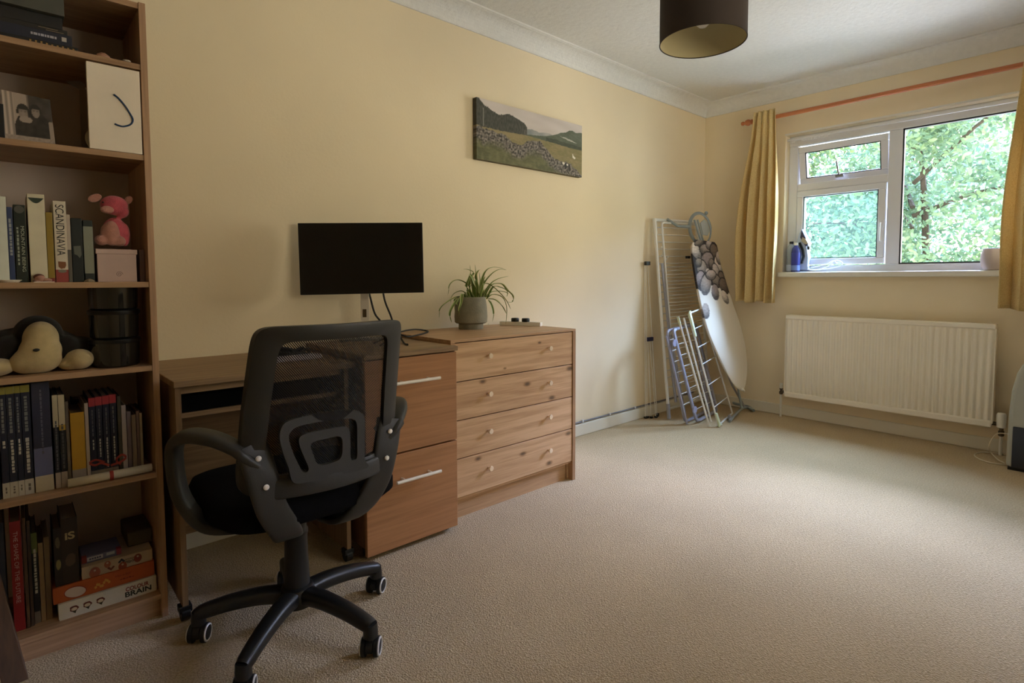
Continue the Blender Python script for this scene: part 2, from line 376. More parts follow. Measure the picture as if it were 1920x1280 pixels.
h = MB(); h.sweep([(FX0-.005,1.385,1.725),(FX0-.02,1.39,1.75),(FX0+.0,1.41,1.83)], .006, .004); h.cbox((FX0-.01,1.383,1.722),(.02,.05,.016)); h.build('stay_arm', mat('brushed_metal',(150,150,148),.4,.8), win, smooth=True)
fill_win = bpy.data.objects.new('added_fill_window', None); COL.objects.link(fill_win); fill_win.location = ((VX0+VX1)/2, SY-.12, VZ0); struct(fill_win)  # added window out of view, there only to let in fill light
f = MB()
for a_, c_, d_, e_ in ((VX0,VX1,VZ0,VZ0+.06),(VX0,VX1,VZ1-.06,VZ1),(VX0,VX0+.06,VZ0+.06,VZ1-.06),(VX1-.06,VX1,VZ0+.06,VZ1-.06),(2.02,2.08,VZ0+.06,VZ1-.06)): f.box(a_, c_, SY-.15, SY-.09, d_, e_)
f.build('window_frame', m_upvc, fill_win, bevel=.004); MB().box(VX0+.06, VX1-.06, SY-.125, SY-.12, VZ0+.06, VZ1-.06).build('glass_pane', m_glass, fill_win)
# reveal lining is the wall itself; timber sill board and white edge trim
sill = MB().box(4.205, FX0+.01, WY0-.02, WY1+.018, 1.022, 1.058).build('window_sill', m_white, None, bevel=.006); struct(sill); sill.name = 'trim_5'
struct(MB().box(WX-.004, WX+.002, WY0-.01, WY1+.004, WZ1, WZ1+.012).build('trim_6', m_white))
trk = MB(); trk.box(4.268, 4.282, WY0, WY1-.005, 2.008, 2.022)
for k in range(22):
    yy = 1.70-.010*k-(.035 if k > 3 else 0); trk.box(4.266, 4.27, yy-.002, yy+.002, 1.994, 2.008)
trk.build('curtain_track', m_upvc, None, label='thin white plastic net curtain track with tiny hooks under the window head', cat='curtain track')
# ------------------------------------------------------------------ furniture
W_desk = wood('grey_brown_laminate_x', (124,98,68), (158,128,92), 'x', .5)
W_deskz = wood('grey_brown_laminate_z', (112,88,62), (146,117,84), 'z', .5)
W_bc = wood('oak_laminate_upright', (158,122,92), (188,150,114), 'z', .5)
W_bcx = wood('oak_laminate_shelf', (150,116,84), (180,144,108), 'x', .5)
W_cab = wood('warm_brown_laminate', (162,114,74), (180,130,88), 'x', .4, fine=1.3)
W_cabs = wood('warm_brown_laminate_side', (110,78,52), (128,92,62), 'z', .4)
m_chrome = mat('satin_chrome', (248,242,232), .3, .12, var=0)
m_black = mat('black_plastic', (26,27,26), .42, var=.03)
m_cast = mat('black_castor', (14,14,14), .5, var=0)
m_void = mat('dark_shelf_back', (96,84,82), .8)
m_bcback = mat('grey_lilac_backboard', (206,190,180), .8, var=.04)

def castor(parent, c, name='castor'):
    b = MB(); b.lathe((c[0]-.012, c[1], .022), [(.022,0),(.022,.024)], 16, 'x'); b.cbox((c[0], c[1], .038), (.034,.034,.02)); return b.build(name, m_cast, parent, bevel=.002)
# desk
desk = thing('desk', (.63, 2.05, 0), 'grey-brown laminate computer desk on small black castors, standing behind the office chair', 'desk')
D0 = 1.84
MB().box(.346, .912, D0, WY-.002, .704, .724).build('desktop', W_desk, desk, bevel=.002)
MB().box(.350, .366, D0+.008, 2.325, .045, .704).build('side_panel', W_deskz, desk, bevel=.001)
MB().box(.870, .886, D0+.008, 2.325, .045, .704).build('side_panel', W_deskz, desk, bevel=.001)
MB().box(.366, .870, D0+.03, D0+.045, .680, .704).build('front_rail', W_desk, desk)
MB().box(.366, .870, D0+.05, 2.26, .602, .617).build('shelf', W_desk, desk, bevel=.001)
MB().box(.366, .870, 2.262, 2.277, .095, .704).build('back_panel', W_desk, desk)
for x in (.358, .878):
    for y in (1.862, 2.29): castor(desk, (x, y))
mk = MB(); mk.box(.370, .80, D0+.058, 2.2, .6175, .668); mk.build('dark_void_block', mat('matt_black_void', (5,5,5), .9, var=0, spec=.1), None, bevel=.004, label='flat black block added to darken the compartment under the desktop', cat='dark block')  # black block added so the open compartment reads as deep shade

# filing cabinet on castors
cab = thing('filing_cabinet', (1.118, 2.03, 0), 'warm brown two-drawer filing cabinet with long silver bar handles, left of the chest of drawers', 'cabinet')
cx0, cx1, cy0 = .917, 1.320, 1.79
MB().box(cx0, cx1+.004, cy0-.004, 2.30, .733, .751).build('cabinet_top', W_desk, cab, bevel=.002)
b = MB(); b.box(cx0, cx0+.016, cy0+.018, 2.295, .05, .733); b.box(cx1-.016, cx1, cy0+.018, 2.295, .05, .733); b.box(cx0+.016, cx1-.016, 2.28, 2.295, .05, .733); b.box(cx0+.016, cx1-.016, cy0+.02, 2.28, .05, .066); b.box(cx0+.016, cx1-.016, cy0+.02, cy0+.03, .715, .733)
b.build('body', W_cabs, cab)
for z0, z1, hz in ((.376, .728, .640), (.021, .370, .277)):
    d = MB().box(cx0+.002, cx1-.001, cy0, cy0+.018, z0, z1).build('drawer', W_cab, cab, bevel=.002)
    h = MB(); h.lathe((1.024, cy0-.032, hz), [(.0062,0),(.0062,.194)], 14, 'x')
    for x in (1.062, 1.180): h.lathe((x, cy0-.034, hz), [(.0045,0),(.0045,.036)], 10, 'y')
    h.build('bar_handle', m_chrome, d, smooth=True)
for x in (cx0+.03, cx1-.025):
    for y in (cy0+.045, 2.26): castor(cab, (x, y))

# chest of drawers
kn = [PY(*p, 1.86) for p in ((903.6,715),(987,719.5),(1033,745),(1067,690),(895,859),(979,850),(1028,867),(1064,812))]
K = [(p.x-1.717, p.z, s_) for p, s_ in zip(kn, (.011,.013,.013,.015,.011,.012,.013,.013))]
K += [(PY(945,690,1.86).x-1.717, PY(945,690,1.86).z, .006), (PY(1010,642,1.86).x-1.717, PY(1010,642,1.86).z, .007)]
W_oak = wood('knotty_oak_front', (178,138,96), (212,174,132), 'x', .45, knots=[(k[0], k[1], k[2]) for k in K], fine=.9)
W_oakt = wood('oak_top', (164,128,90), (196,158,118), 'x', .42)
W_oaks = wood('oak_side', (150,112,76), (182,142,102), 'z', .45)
chest = thing('chest_of_drawers', (1.717, 2.08, 0), 'light oak chest of four drawers with small brass knobs, between filing cabinet and bare wall', 'chest of drawers')
qx0, qx1, qy = 1.334, 2.102, 1.85
MB().box(qx0, qx1, qy, 2.33, .755, .767).build('chest_top', W_oakt, chest, bevel=.0015)
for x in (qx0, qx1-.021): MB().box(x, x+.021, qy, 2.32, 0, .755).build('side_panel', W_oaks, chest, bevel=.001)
MB().box(qx0+.021, qx1-.021, 2.30, 2.312, .02, .755).build('back_panel', W_oaks, chest)
b = MB(); b.box(qx0+.021, qx1-.021, qy+.012, 2.3, .088, .096); b.build('bottom_rail', W_oak, chest)
MB().box(qx0+.021, qx1-.035, qy+.035, qy+.05, .0, .088).build('plinth', W_oakt, chest)
MB().box(qx1-.035, qx1-.021, qy+.028, qy+.05, 0, .088).build('plinth_block', W_oakt, chest)
b = MB(); b.box(qx0+.021, qx1-.021, qy+.022, 2.29, .097, .75); b.build('carcass_interior', mat('dark_drawer_gap', (40,26,16), .8), chest)
m_brass = mat('pale_brass', (244,222,192), .28, .25, var=0)
for i, (z0, z1) in enumerate(((.592,.751),(.429,.588),(.267,.425),(.100,.263))):
    d = MB().box(qx0+.0225, qx1-.0225, qy+.004, qy+.02, z0, z1).build('drawer', W_oak, chest, bevel=.0012)
    for x in (1.535, 1.908):
        zk = (.686,.520,.356,.192)[i]
        k = MB(); k.lathe((x, qy-.018, zk), [(.0105,0),(.0115,.001),(.0115,.006),(.0045,.008),(.0045,.023)], 16, 'y'); k.build('knob', m_brass, d, smooth=True)
# a black plug peeping out past the chest
b = MB(); b.lathe((2.108, 2.30, .40), [(.005,0),(.018,.004),(.018,.012),(.008,.02)], 14, 'x'); b.cbox((2.106, 2.32, .40), (.02,.07,.03)); b.build('power_plug', m_black, None, smooth=True, label='small black plug at the wall just beyond the chest right side', cat='plug')

# bookcase
BY0, BY1, bx0, bx1 = 1.92, 2.215, -.50, .326
bc = thing('bookcase', (-.087, 2.07, 0), 'tall oak-effect open bookcase filled with books and toys at left edge', 'bookcase')
MB().box(bx1-.017, bx1, BY0, BY1, 0, 1.805).build('side_panel', W_bc, bc, bevel=.001)
MB().box(bx0, bx0+.017, BY0, BY1, 0, 1.805).build('side_panel', W_bc, bc, bevel=.001)
MB().box(bx0+.017, bx1-.017, BY0+.004, BY1-.006, 1.787, 1.803).build('top_panel', W_bcx, bc)
SH = [1.632, 1.377, 1.012, .766, .446, .072]
for z in SH: MB().box(bx0+.017, bx1-.017, BY0+.003, BY1-.006, z-.016, z).build('shelf', W_bcx, bc, bevel=.001)
MB().box(bx0+.017, bx1-.017, BY0+.02, BY0+.035, 0, SH[5]-.016).build('plinth', W_bcx, bc)
MB().box(bx0+.017, bx1-.017, BY1-.006, BY1, .02, 1.80).build('back_panel', m_bcback, bc)

# ------------------------------------------------------------------ office chair
HX, HY = .590, 1.584
chair = thing('office_chair', (HX, HY, 0), 'black mesh-back swivel office chair with loop armrests, pulled up to the desk', 'chair')
m_ch = mat('charcoal_moulded_plastic', (52,51,47), .5, var=.03, bump=.15, bscale=500)
m_chb = mat('black_moulded_plastic', (26,26,24), .38, var=.03)
m_seat = mat('black_seat_fabric', (15,14,14), .95, var=.1, bump=.5, bscale=600, spec=.1)
def backy(z, s):
    zz = (z-.50)/.42; return 1.325-.085*max(0, zz)**1.4+.006+1.55*s*s
def bpt(s, z, off=0): return Vector((HX+s+(.0), backy(z, s)+off, z))
def halfw(z): return .205-.020*(max(0, z-.62)/.30)
zt_, zb_ = .913, .505
def strip(s0f, s1f, z0, z1, nz, ns, name, mt, thick, parent=chair, off=0):
    b = MB(); pts = []
    for i in range(nz+1):
        z = z0+(z1-z0)*i/nz; a0, a1 = s0f(z), s1f(z)
        pts.append([bpt(a0+(a1-a0)*j/ns, z, off) for j in range(ns+1)])
    b.grid(pts); return b.build(name, mt, parent, smooth=True, solid=thick, angle=60)
# moulded back frame: one mesh, a ring with rounded corners
b = MB(); N = 96; rings = []
def superring(inset, zi_top, zi_bot, p):
    out = []
    zc = (zt_-zi_top+zb_+zi_bot)/2; hz = (zt_-zi_top-zb_-zi_bot)/2
    for k in range(N):
        a = 2*math.pi*k/N; c, s = math.cos(a), math.sin(a)
        u = math.copysign(abs(c)**p, c); v = math.copysign(abs(s)**p, s)
        z = zc+hz*v; out.append((u*(halfw(z)-inset), z))
    return out
oring = superring(0, 0, 0, .14); iring = superring(.050, .036, .045, .15)
mid = [((a[0]+c[0])/2, (a[1]+c[1])/2) for a, c in zip(oring, iring)]
vs = []; th = .012
for rg, o_ in ((oring, -.010), (mid, -.016), (iring, -.006), (iring, .012), (mid, .014), (oring, .016)):
    vs += [bpt(s, z, o_) for s, z in rg]
fs = [(i*N+k, i*N+(k+1) % N, ((i+1) % 6)*N+(k+1) % N, ((i+1) % 6)*N+k) for i in range(6) for k in range(N)]
b.add(vs, fs); b.build('back_frame', m_ch, chair, smooth=True, angle=50)
# mesh panel: woven fabric one can see through
m_mesh, n_, p_ = newmat('black_see_through_mesh'); p_.inputs['Base Color'].default_value = rgb(22,19,17); p_.inputs['Roughness'].default_value = .8
to = n_.nodes.new('ShaderNodeTexCoord'); sp = n_.nodes.new('ShaderNodeSeparateXYZ'); n_.links.new(to.outputs['Object'], sp.inputs[0])
def mth(op, a, b_=None):
    q = n_.nodes.new('ShaderNodeMath'); q.operation = op
    for i, x in enumerate((a, b_)):
        if x is None: continue
        if isinstance(x, (int, float)): q.inputs[i].default_value = x
        else: n_.links.new(x, q.inputs[i])
    return q.outputs[0]
d1 = mth('MULTIPLY', mth('ADD', sp.outputs['X'], mth('MULTIPLY', sp.outputs['Z'], .8)), 2*math.pi/.0050)
d2 = mth('MULTIPLY', mth('SUBTRACT', sp.outputs['X'], mth('MULTIPLY', sp.outputs['Z'], .8)), 2*math.pi/.0025)
hole = mth('MULTIPLY', mth('GREATER_THAN', mth('SINE', d1), .32), mth('GREATER_THAN', mth('SINE', d2), -.75))
mx = n_.nodes.new('ShaderNodeMixShader'); tr = n_.nodes.new('ShaderNodeBsdfTransparent')
n_.links.new(hole, mx.inputs[0]); n_.links.new(p_.outputs[0], mx.inputs[1]); n_.links.new(tr.outputs[0], mx.inputs[2]); n_.links.new(mx.outputs[0], n_.nodes['Material Output'].inputs['Surface'])
strip(lambda z: -halfw(z)+.03, lambda z: halfw(z)-.03, zb_+.02, zt_-.02, 24, 16, 'back_mesh', m_mesh, 0, off=.004)
# lumbar support (two nested arches) traced on the plane of the back
def c6(pts): return [PY(280+x/3.2, 560+y/3.2, 1.318) for x, y in pts]
def smooth2(pts, n=4): 
    q = [Vector(p) for p in pts]; L = len(q); out = []
    for i in range(L):
        a, b_, c, d = q[i-1], q[i], q[(i+1) % L], q[(i+2) % L]
        for k in range(n):
            t = k/n; out.append(.5*((2*b_)+(c-a)*t+(2*a-5*b_+4*c-d)*t*t+(3*b_-a-3*c+d)*t**3))
    return out
outer = c6([(862,1100),(830,1010),(800,930),(778,840),(785,775),(830,730),(960,695),(1100,672),(1220,667),(1268,684),(1287,725),(1286,850),(1286,960),(1300,1010),(1100,1060),(960,1092)])
slot = c6([(905,1020),(875,960),(848,895),(832,830),(848,788),(890,763),(1000,738),(1160,717),(1215,720),(1238,748),(1241,850),(1240,945),(1222,962),(1203,952),(1200,850),(1196,790),(1180,767),(1120,768),(1000,792),(925,810),(893,838),(900,890),(925,950),(950,1012),(938,1036),(917,1036)])
hole_ = c6([(962,880),(985,853),(1050,838),(1125,822),(1150,838),(1153,885),(1150,930),(1132,962),(1080,983),(1030,994),(1000,982),(980,935)])
bm = bmesh.new()
for lp in (outer, slot, hole_):
    lp = smooth2(lp); V = [bm.verts.new(p) for p in lp]
    for i in range(len(V)): bm.edges.new((V[i], V[(i+1) % len(V)]))
bmesh.ops.triangle_fill(bm, use_beauty=True, use_dissolve=False, edges=bm.edges[:])
me = bpy.data.meshes.new('lumbar_support'); bmesh.ops.translate(bm, verts=bm.verts, vec=(-HX, -HY, 0)); bmesh.ops.recalc_face_normals(bm, faces=bm.faces); bm.to_mesh(me); bm.free()
me.materials.append(m_ch); o = bpy.data.objects.new('lumbar_support', me); COL.objects.link(o); o.parent = chair
md = o.modifiers.new('thickness', 'SOLIDIFY'); md.thickness = .012; md.offset = 0
# screws
def screw(p, parent):
    b = MB(); b.lathe(p, [(.0068,.0),(.0068,-.002),(.0045,-.0045),(.001,-.005)], 14, 'y'); b.build('screw', m_chrome, parent, smooth=True)
# loop arms with rear brackets
for sg in (-1, 1):
    def A(x, y, z): return (HX+sg*x, y, z)
    pa = curve_pts([A(.165,1.372,.590), A(.200,1.374,.620), A(.243,1.42,.646), A(.278,1.50,.644), A(.296,1.56,.615), A(.298,1.572,.555), A(.286,1.562,.475), A(.245,1.545,.405), A(.18,1.54,.378), A(.10,1.54,.372)], 7)
    L = len(pa); ws = []; hs = []
    for i in range(L):
        t = i/(L-1); ws.append(.028-.004*math.sin(t*math.pi)*0+(.006 if t < .12 else 0)); hs.append(.012+.004*math.sin(t*math.pi))
    b = MB()
    n_p = len(pa)
    b.sweep(pa, ws, hs, side=(sg*.55,-.83,0), n=16, power=.6)
    arm = b.build('armrest', m_ch, chair, smooth=True, angle=60)
    # rear bracket: broad strap from the screws down and under the seat
    pb = curve_pts([A(.182,1.362,.634), A(.173,1.355,.600), A(.160,1.350,.545), A(.140,1.356,.470), A(.105,1.378,.405), A(.078,1.425,.362), A(.060,1.50,.352)], 7)
    b = MB(); b.sweep(pb, [.036]*len(pb), [.011]*len(pb), side=(1,0,0), n=16, power=.55)
    br = b.build('arm_bracket', m_ch, chair, smooth=True, angle=60)
    screw(A(.172, 1.342, .603), br); screw(A(.158, 1.337, .533), br)
# lower cross bar between brackets
b = MB(); cb = [bpt(-.17+.34*k/16, .518, -.010) for k in range(17)]
b.sweep(cb, .024, .009, side=(0,0,1), n=14, power=.5); b.build('cross_bar', m_ch, chair, smooth=True, angle=60)
# seat
b = MB(); vs = []
rows = [(.400,.80),(.404,.93),(.420,1.0),(.445,1.0),(.462,.97),(.470,.90),(.474,.70),(.472,.35)]
N = 56; P = []
for z, k in rows:
    r_ = []
    for i in range(N):
        a = 2*math.pi*i/N; c, s = math.cos(a), math.sin(a); p = .5
        r_.append(Vector((HX+.245*k*math.copysign(abs(c)**p, c), 1.595+.235*k*math.copysign(abs(s)**p, s), z+(-.012*max(0, s)**2 if z > .44 else 0))))
    P.append(r_+[r_[0]])
b.grid(P); b.add(P[0][:-1], [tuple(range(N))]); b.add(P[-1][:-1], [tuple(range(N))])
b.build('seat', m_seat, chair, smooth=True, angle=60, weld=True)
b = MB(); b.box(HX-.17, HX+.17, 1.46, 1.72, .385, .402); b.box(HX-.07, HX+.07, 1.50, 1.66, .345, .386); b.build('seat_plate', m_chb, chair, bevel=.006)
b = MB(); b.sweep([(HX+.07,1.58,.37),(HX+.16,1.60,.362),(HX+.21,1.61,.358)], .006, .006); b.cbox((HX+.225,1.61,.357), (.05,.03,.01)); b.build('height_lever', m_chb, chair, smooth=True)
b = MB(); b.lathe((HX, HY, 0), [(.018,.10),(.018,.36)], 20); b.build('gas_lift', m_chb, chair, smooth=True)
b = MB(); b.lathe((HX, HY, 0), [(.036,.115),(.0335,.20),(.031,.285),(.034,.290),(.034,.300),(.030,.306),(.030,.345)], 28); b.build('lift_cover', m_chb, chair, smooth=True, angle=40)
# five-star base, castors
b = MB(); b.lathe((HX, HY, 0), [(.030,.075),(.050,.085),(.052,.115),(.044,.135),(.036,.14)], 28)
b.build('hub', m_chb, chair, smooth=True)
m_ring = mat('white_castor_ring', (225,222,215), .4, var=0)
random.seed(3)
for i, ang in enumerate((149, 221, 293, 5, 77)):
    a = math.radians(ang); u = Vector((math.cos(a), math.sin(a), 0)); s = Vector((-math.sin(a), math.cos(a), 0)); H = Vector((HX, HY, 0))
    b = MB(); pth = curve_pts([H+u*.03+Vector((0,0,.112)), H+u*.10+Vector((0,0,.114)), H+u*.18+Vector((0,0,.104)), H+u*.245+Vector((0,0,.088)), H+u*.266+Vector((0,0,.080))], 5)
    L = len(pth); b.sweep(pth, [.028-.010*k/(L-1) for k in range(L)], [.024-.006*k/(L-1) for k in range(L)], side=s, n=14, power=.75)
    b.sweep([H+u*.262+Vector((0,0,.088)), H+u*.264+Vector((0,0,.068)), H+u*.264+Vector((0,0,.052))], .018, .018, side=s, n=14, power=.7)
    leg = b.build('base_arm', m_chb, chair, smooth=True, angle=55)
    ca = math.radians((52, 60, 48, 36, 60)[i]); q = Vector((math.cos(ca), math.sin(ca), 0)); ax = Vector((-q.y, q.x, 0))   # rolling direction, axle
    C0 = H+u*.264; M = Matrix((ax, q, Vector((0,0,1)))).transposed().to_4x4()
    b = MB()
    hood = [(.0235*math.cos(math.radians(t)), .028+.026*math.sin(math.radians(t))) for t in range(-20, 201, 20)]
    b.prism([C0+ax*(-.009)+q*h_[0]+Vector((0,0,h_[1])) for h_ in hood], ax*.018)
    for sd in (-1, 1):
        b.lathe(C0+ax*(sd*.010 if sd > 0 else -.024)+Vector((0,0,.026)), [(.020,0),(.026,.002),(.026,.012),(.020,.014)], 24, 'x', M=M)
    w_ = b.build('castor', m_cast, leg, smooth=True, angle=40)
    for sd in (-1, 1):
        r_ = MB(); c_ = C0+ax*(sd*.0245)+Vector((0,0,.026)); r_.sweep([c_+q*(.0215*math.cos(t))+Vector((0,0,.0215*math.sin(t))) for t in [2*math.pi*k/28 for k in range(28)]], .0022, .0028, side=None, n=6, closed=True)
        r_.build('wheel_rim', m_ring, w_, smooth=True)
# ------------------------------------------------------------------ monitor and cables
def dep(px, py, d): r = ray(px, py); return CAM + r*(d/r.dot(FW))
mTL, mTR, mBR, mBL = dep(558,418,2.30), dep(792,417,2.37), dep(795,548,2.37), dep(563,553,2.30)
mon = thing('monitor', (1.152, 2.25, .751), 'black flat-screen monitor on a silver pole stand, switched off, on the filing cabinet', 'monitor')
nrm = (mTR-mTL).cross(mBL-mTL).normalized()
if nrm.dot(FW) < 0: nrm = -nrm      # away from the viewer
m_bez = mat('black_bezel', (14,14,15), .35, var=0); m_scr = mat('dark_screen', (10,10,12), .28, var=0, spec=.5)
def lerp2(u, v, o=0): return (mTL*(1-u)+mTR*u)*(1-v)+(mBL*(1-u)+mBR*u)*v+nrm*o
b = MB(); b.prism([lerp2(0,0), lerp2(1,0), lerp2(1,1), lerp2(0,1)], nrm*.016)
b.prism([lerp2(.12,.15,.016), lerp2(.88,.15,.016), lerp2(.88,.88,.016), lerp2(.12,.88,.016)], nrm*.022)
b.build('casing', m_bez, mon, bevel=.002)
b = MB(); b.prism([lerp2(.012,.02,-.0006), lerp2(.988,.02,-.0006), lerp2(.988,.965,-.0006), lerp2(.012,.965,-.0006)], nrm*.001); b.build('screen', m_scr, mon)
ux = Vector((.9,-.435,0)); uy = Vector((.435,.9,0)); Mb = Matrix((ux, uy, Vector((0,0,1)))).transposed().to_4x4()
bc_ = Vector((1.150, 2.247, .751))
def mloc(x, y, z): return bc_+ux*x+uy*y+Vector((0,0,z))
Mt = Matrix.Translation(bc_) @ Mb
b = MB(); b.box(-.10, .10, -.05, .05, 0, .008, Mt); b.build('stand_base', mat('silver_grey_base', (150,148,142), .3, .7, var=0), mon, bevel=.003)
pc = PY(684, 575, 2.262); off = (pc-bc_).dot(ux)
b = MB(); b.box(off-.018, off+.018, -.002, .006, .008, .40, Mt); b.build('stand_pole', m_chrome, mon, bevel=.001)
b = MB(); b.box(off-.010, off+.006, -.004, -.0015, .10, .135, Mt); b.build('cable_slot', mat('brown_slot', (90,72,44), .6), mon)
m_cable = mat('black_cable', (14,13,13), .5, var=0)
def cable(name, pts, r, label, mt=m_cable, cat='cable', group=None, n=8):
    return MB().sweep(curve_pts(pts, 8), r, n=n).build(name, mt, None, smooth=True, label=label, cat=cat, group=group)
cable('monitor_cable', [PY(690,540,2.24), PY(695,560,2.235), PY(703,588,2.22), PY(716,606,2.19), Vector((1.20,2.12,.760)), Vector((1.15,2.02,.756)), Vector((1.10,1.95,.7555))], .0042, 'black cable hanging from the monitor right beside its silver pole')
cable('monitor_cable', [PY(717,540,2.25), PY(722,565,2.24), PY(732,590,2.22), PY(738,606,2.18), Vector((1.215,2.02,.757)), Vector((1.18,1.93,.7555))], .0042, 'black cable bowing out to the right below the monitor')
lz = .7555
def tz(px, py, z=lz): return PZ(px, py, z)
def cp(px, py, y): p = PY(px, py, y); p.z = max(p.z, lz if p.x < 1.32 else .7715); return p
cable('power_cable', [Vector((1.11,2.07,lz)), cp(745,624,2.18), cp(775,617.5,2.24), cp(797,620,2.25), cp(802,625.5,2.18), cp(785,630,2.10), cp(765,631,2.05), cp(745,628,2.06), Vector((1.08,1.97,lz))], .0036, 'black cable looping over the filing cabinet top near the chest')
dz = .729
cable('power_cable', [Vector((.67,2.17,dz)), Vector((.72,2.20,dz)), Vector((.78,2.24,dz)), Vector((.84,2.29,dz)), Vector((.82,2.31,dz)), Vector((.76,2.27,dz)), Vector((.68,2.215,dz))], .0035, 'black cable trailing across the desk at the wall, seen through chair mesh')
b = MB(); random.seed(5)
pts = []
for k in range(90):
    a = k*.42; r_ = .055+.012*math.sin(k*.7); pts.append(Vector((.77+r_*1.25*math.cos(a), 2.12+r_*math.sin(a), .733+.020*(k/90)+.006*math.sin(k*1.3))))
b.sweep(curve_pts(pts, 3), .0045, n=6); b.build('coiled_cable', m_cable, None, smooth=True, label='bundle of coiled black cable on the desk beside the filing cabinet', cat='cable')
b = MB(); b.box(.62, .86, 2.0, 2.06, .7245, .740); b.build('power_strip', mat('lilac_white_plastic', (190,184,196), .5), None, bevel=.004, label='pale extension block lying on the desk below the coiled cable', cat='power strip')

# ------------------------------------------------------------------ plant, tray
PCX, PCY = 1.722, 2.212
pl = thing('potted_spider_plant', (PCX, PCY, .767), 'spider plant in a grey concrete pot on the chest of drawers', 'potted plant')
m_conc = mat('grey_concrete', (134,130,112), .8, var=.12, vscale=25, bump=.3, bscale=120)
b = MB(); b.lathe((PCX, PCY, .767), [(.001,0),(.060,0),(.062,.003),(.062,.027),(.074,.029),(.081,.034),(.083,.06),(.080,.11),(.074,.152),(.070,.160),(.066,.158),(.068,.12),(.05,.10),(.001,.10)], 40, caps=False); b.build('pot', m_conc, pl, smooth=True, angle=40)
b = MB(); b.lathe((PCX, PCY, .767), [(.001,.140),(.069,.138)], 24, caps=False); b.build('soil', mat('dark_soil', (42,34,24), .95, bump=.8, bscale=90), pl, smooth=True)
m_leaf, n_, p_ = newmat('variegated_leaf')
at = n_.nodes.new('ShaderNodeAttribute'); at.attribute_name = 'paint'; n_.links.new(at.outputs['Color'], p_.inputs['Base Color']); p_.inputs['Roughness'].default_value = .45
def leafblade(P0, ctrl, w, parent, seed):
    pts = curve_pts(ctrl, 6); L = len(pts); b = MB(); rows = []; cols = []
    g = Vector(rgb(124,146,66)[:3]); wcol = Vector(rgb(214,212,158)[:3]); g2 = Vector(rgb(104,130,56)[:3])
    for i, p in enumerate(pts):
        t = i/(L-1); tg = (pts[min(i+1, L-1)]-pts[max(i-1, 0)]).normalized()
        sd = tg.cross(Vector((0,0,1)))
        if sd.length < .2: sd = tg.cross(Vector((.9,-.4,0)))
        sd.normalize(); up = sd.cross(tg).normalized(); ww = 1.55*w*min(1, 5*t+.45)*(1-t)**.55
        rows.append([p+sd*ww*k+up*(abs(k)*ww*.5) for k in (-1,-.45,0,.45,1)]); cols += [wcol, g, g2, g, wcol]
    b.grid(rows); o = b.build('leaf', m_leaf, parent, smooth=True, angle=80)
    a = o.data.color_attributes.new('paint', 'FLOAT_COLOR', 'POINT'); a.data.foreach_set('color', [c for q in cols for c in (*q, 1)])
def zp(x, y): return (800+x/8, 480+y/8)
# leaf paths traced in the crop, given a depth offset from the pot centre
LV = [([(660,620),(640,500),(600,420),(460,360),(350,430),(315,590)],.02),([(560,560),(470,610),(300,700),(200,800),(185,930)],-.03),([(640,560),(540,530),(420,560),(365,640),(360,700)],.05),
 ([(560,620),(470,660),(380,780),(345,890),(375,1000)],-.06),([(600,600),(540,570),(520,700),(490,800),(480,910)],-.08),([(700,600),(670,450),(655,300),(650,130)],.0),([(720,600),(740,450),(735,300),(722,120)],.02),
 ([(780,600),(790,480),(795,350),(785,235)],-.01),([(690,600),(640,420),(700,260),(620,205),(545,195)],.03),([(740,600),(700,450),(660,280),(700,420),(770,560),(810,680),(825,850)],-.06),
 ([(800,590),(820,420),(880,240),(990,170),(1160,185)],.03),([(820,600),(860,430),(980,270),(1100,200),(1200,210)],.0),([(830,600),(940,450),(1060,350),(1240,298)],-.02),([(800,600),(740,330),(770,230),(810,200)],.04),
 ([(830,600),(860,430),(960,440),(1100,560),(1200,680),(1260,800)],-.05),([(850,600),(960,450),(1110,420),(1210,520),(1290,600),(1285,690),(1200,685)],.04),([(850,610),(980,540),(1120,530),(1210,560),(1200,610)],.06),
 ([(900,620),(1000,580),(1130,620),(1190,740),(1195,900),(1180,1040)],-.03),([(920,630),(1020,660),(1120,740),(1200,870)],-.07),([(920,660),(970,740),(1000,860),(985,985)],-.04),([(900,600),(1000,470),(1100,470),(1200,520),(1205,600)],.02),
 ([(640,610),(560,590),(500,650),(460,720),(480,880)],-.05),([(600,620),(440,640),(415,760),(430,880)],.0),([(760,600),(840,400),(880,300)],.02),([(680,600),(600,480),(640,330),(660,250)],.01),([(760,590),(770,480),(750,370)],-.05),
 ([(700,600),(650,520),(680,400)],-.04),([(820,600),(900,500),(1000,470)],.05),([(660,600),(600,560),(560,540)],.04),([(740,600),(720,500),(700,380),(720,300)],.03),([(800,600),(830,520),(850,420),(870,360)],-.03),([(640,600),(620,560),(590,500)],-.02)]
for i, (pp, o_) in enumerate(LV):
    L = len(pp); ctrl = []
    for k, (x, y) in enumerate(pp):
        t = k/(L-1); ctrl.append(PY(*zp(x, y), PCY+o_*min(1, t*1.6)))
    ctrl[0].z = min(ctrl[0].z, .912); leafblade(None, ctrl, .0062 if i % 3 else .0075, pl, i)
bx = thing('white_box', (2.02, 2.18, .767), 'flat white box lying on the right end of the chest of drawers', 'box')
p0, p1 = Vector((1.985,2.285,.7672)), Vector((2.085,2.075,.7672)); u_ = (p1-p0).normalized(); v_ = Vector((-u_.y, u_.x, 0)); v_ = v_ if v_.x > 0 else -v_
p0 = p0 - v_*.02; p1 = p1 - v_*.02
b = MB(); b.prism([p0, p1, p1+v_*.035, p0+v_*.035], (0,0,.020)); b.build('carton', mat('white_card', (232,226,212), .6), bx, bevel=.001)
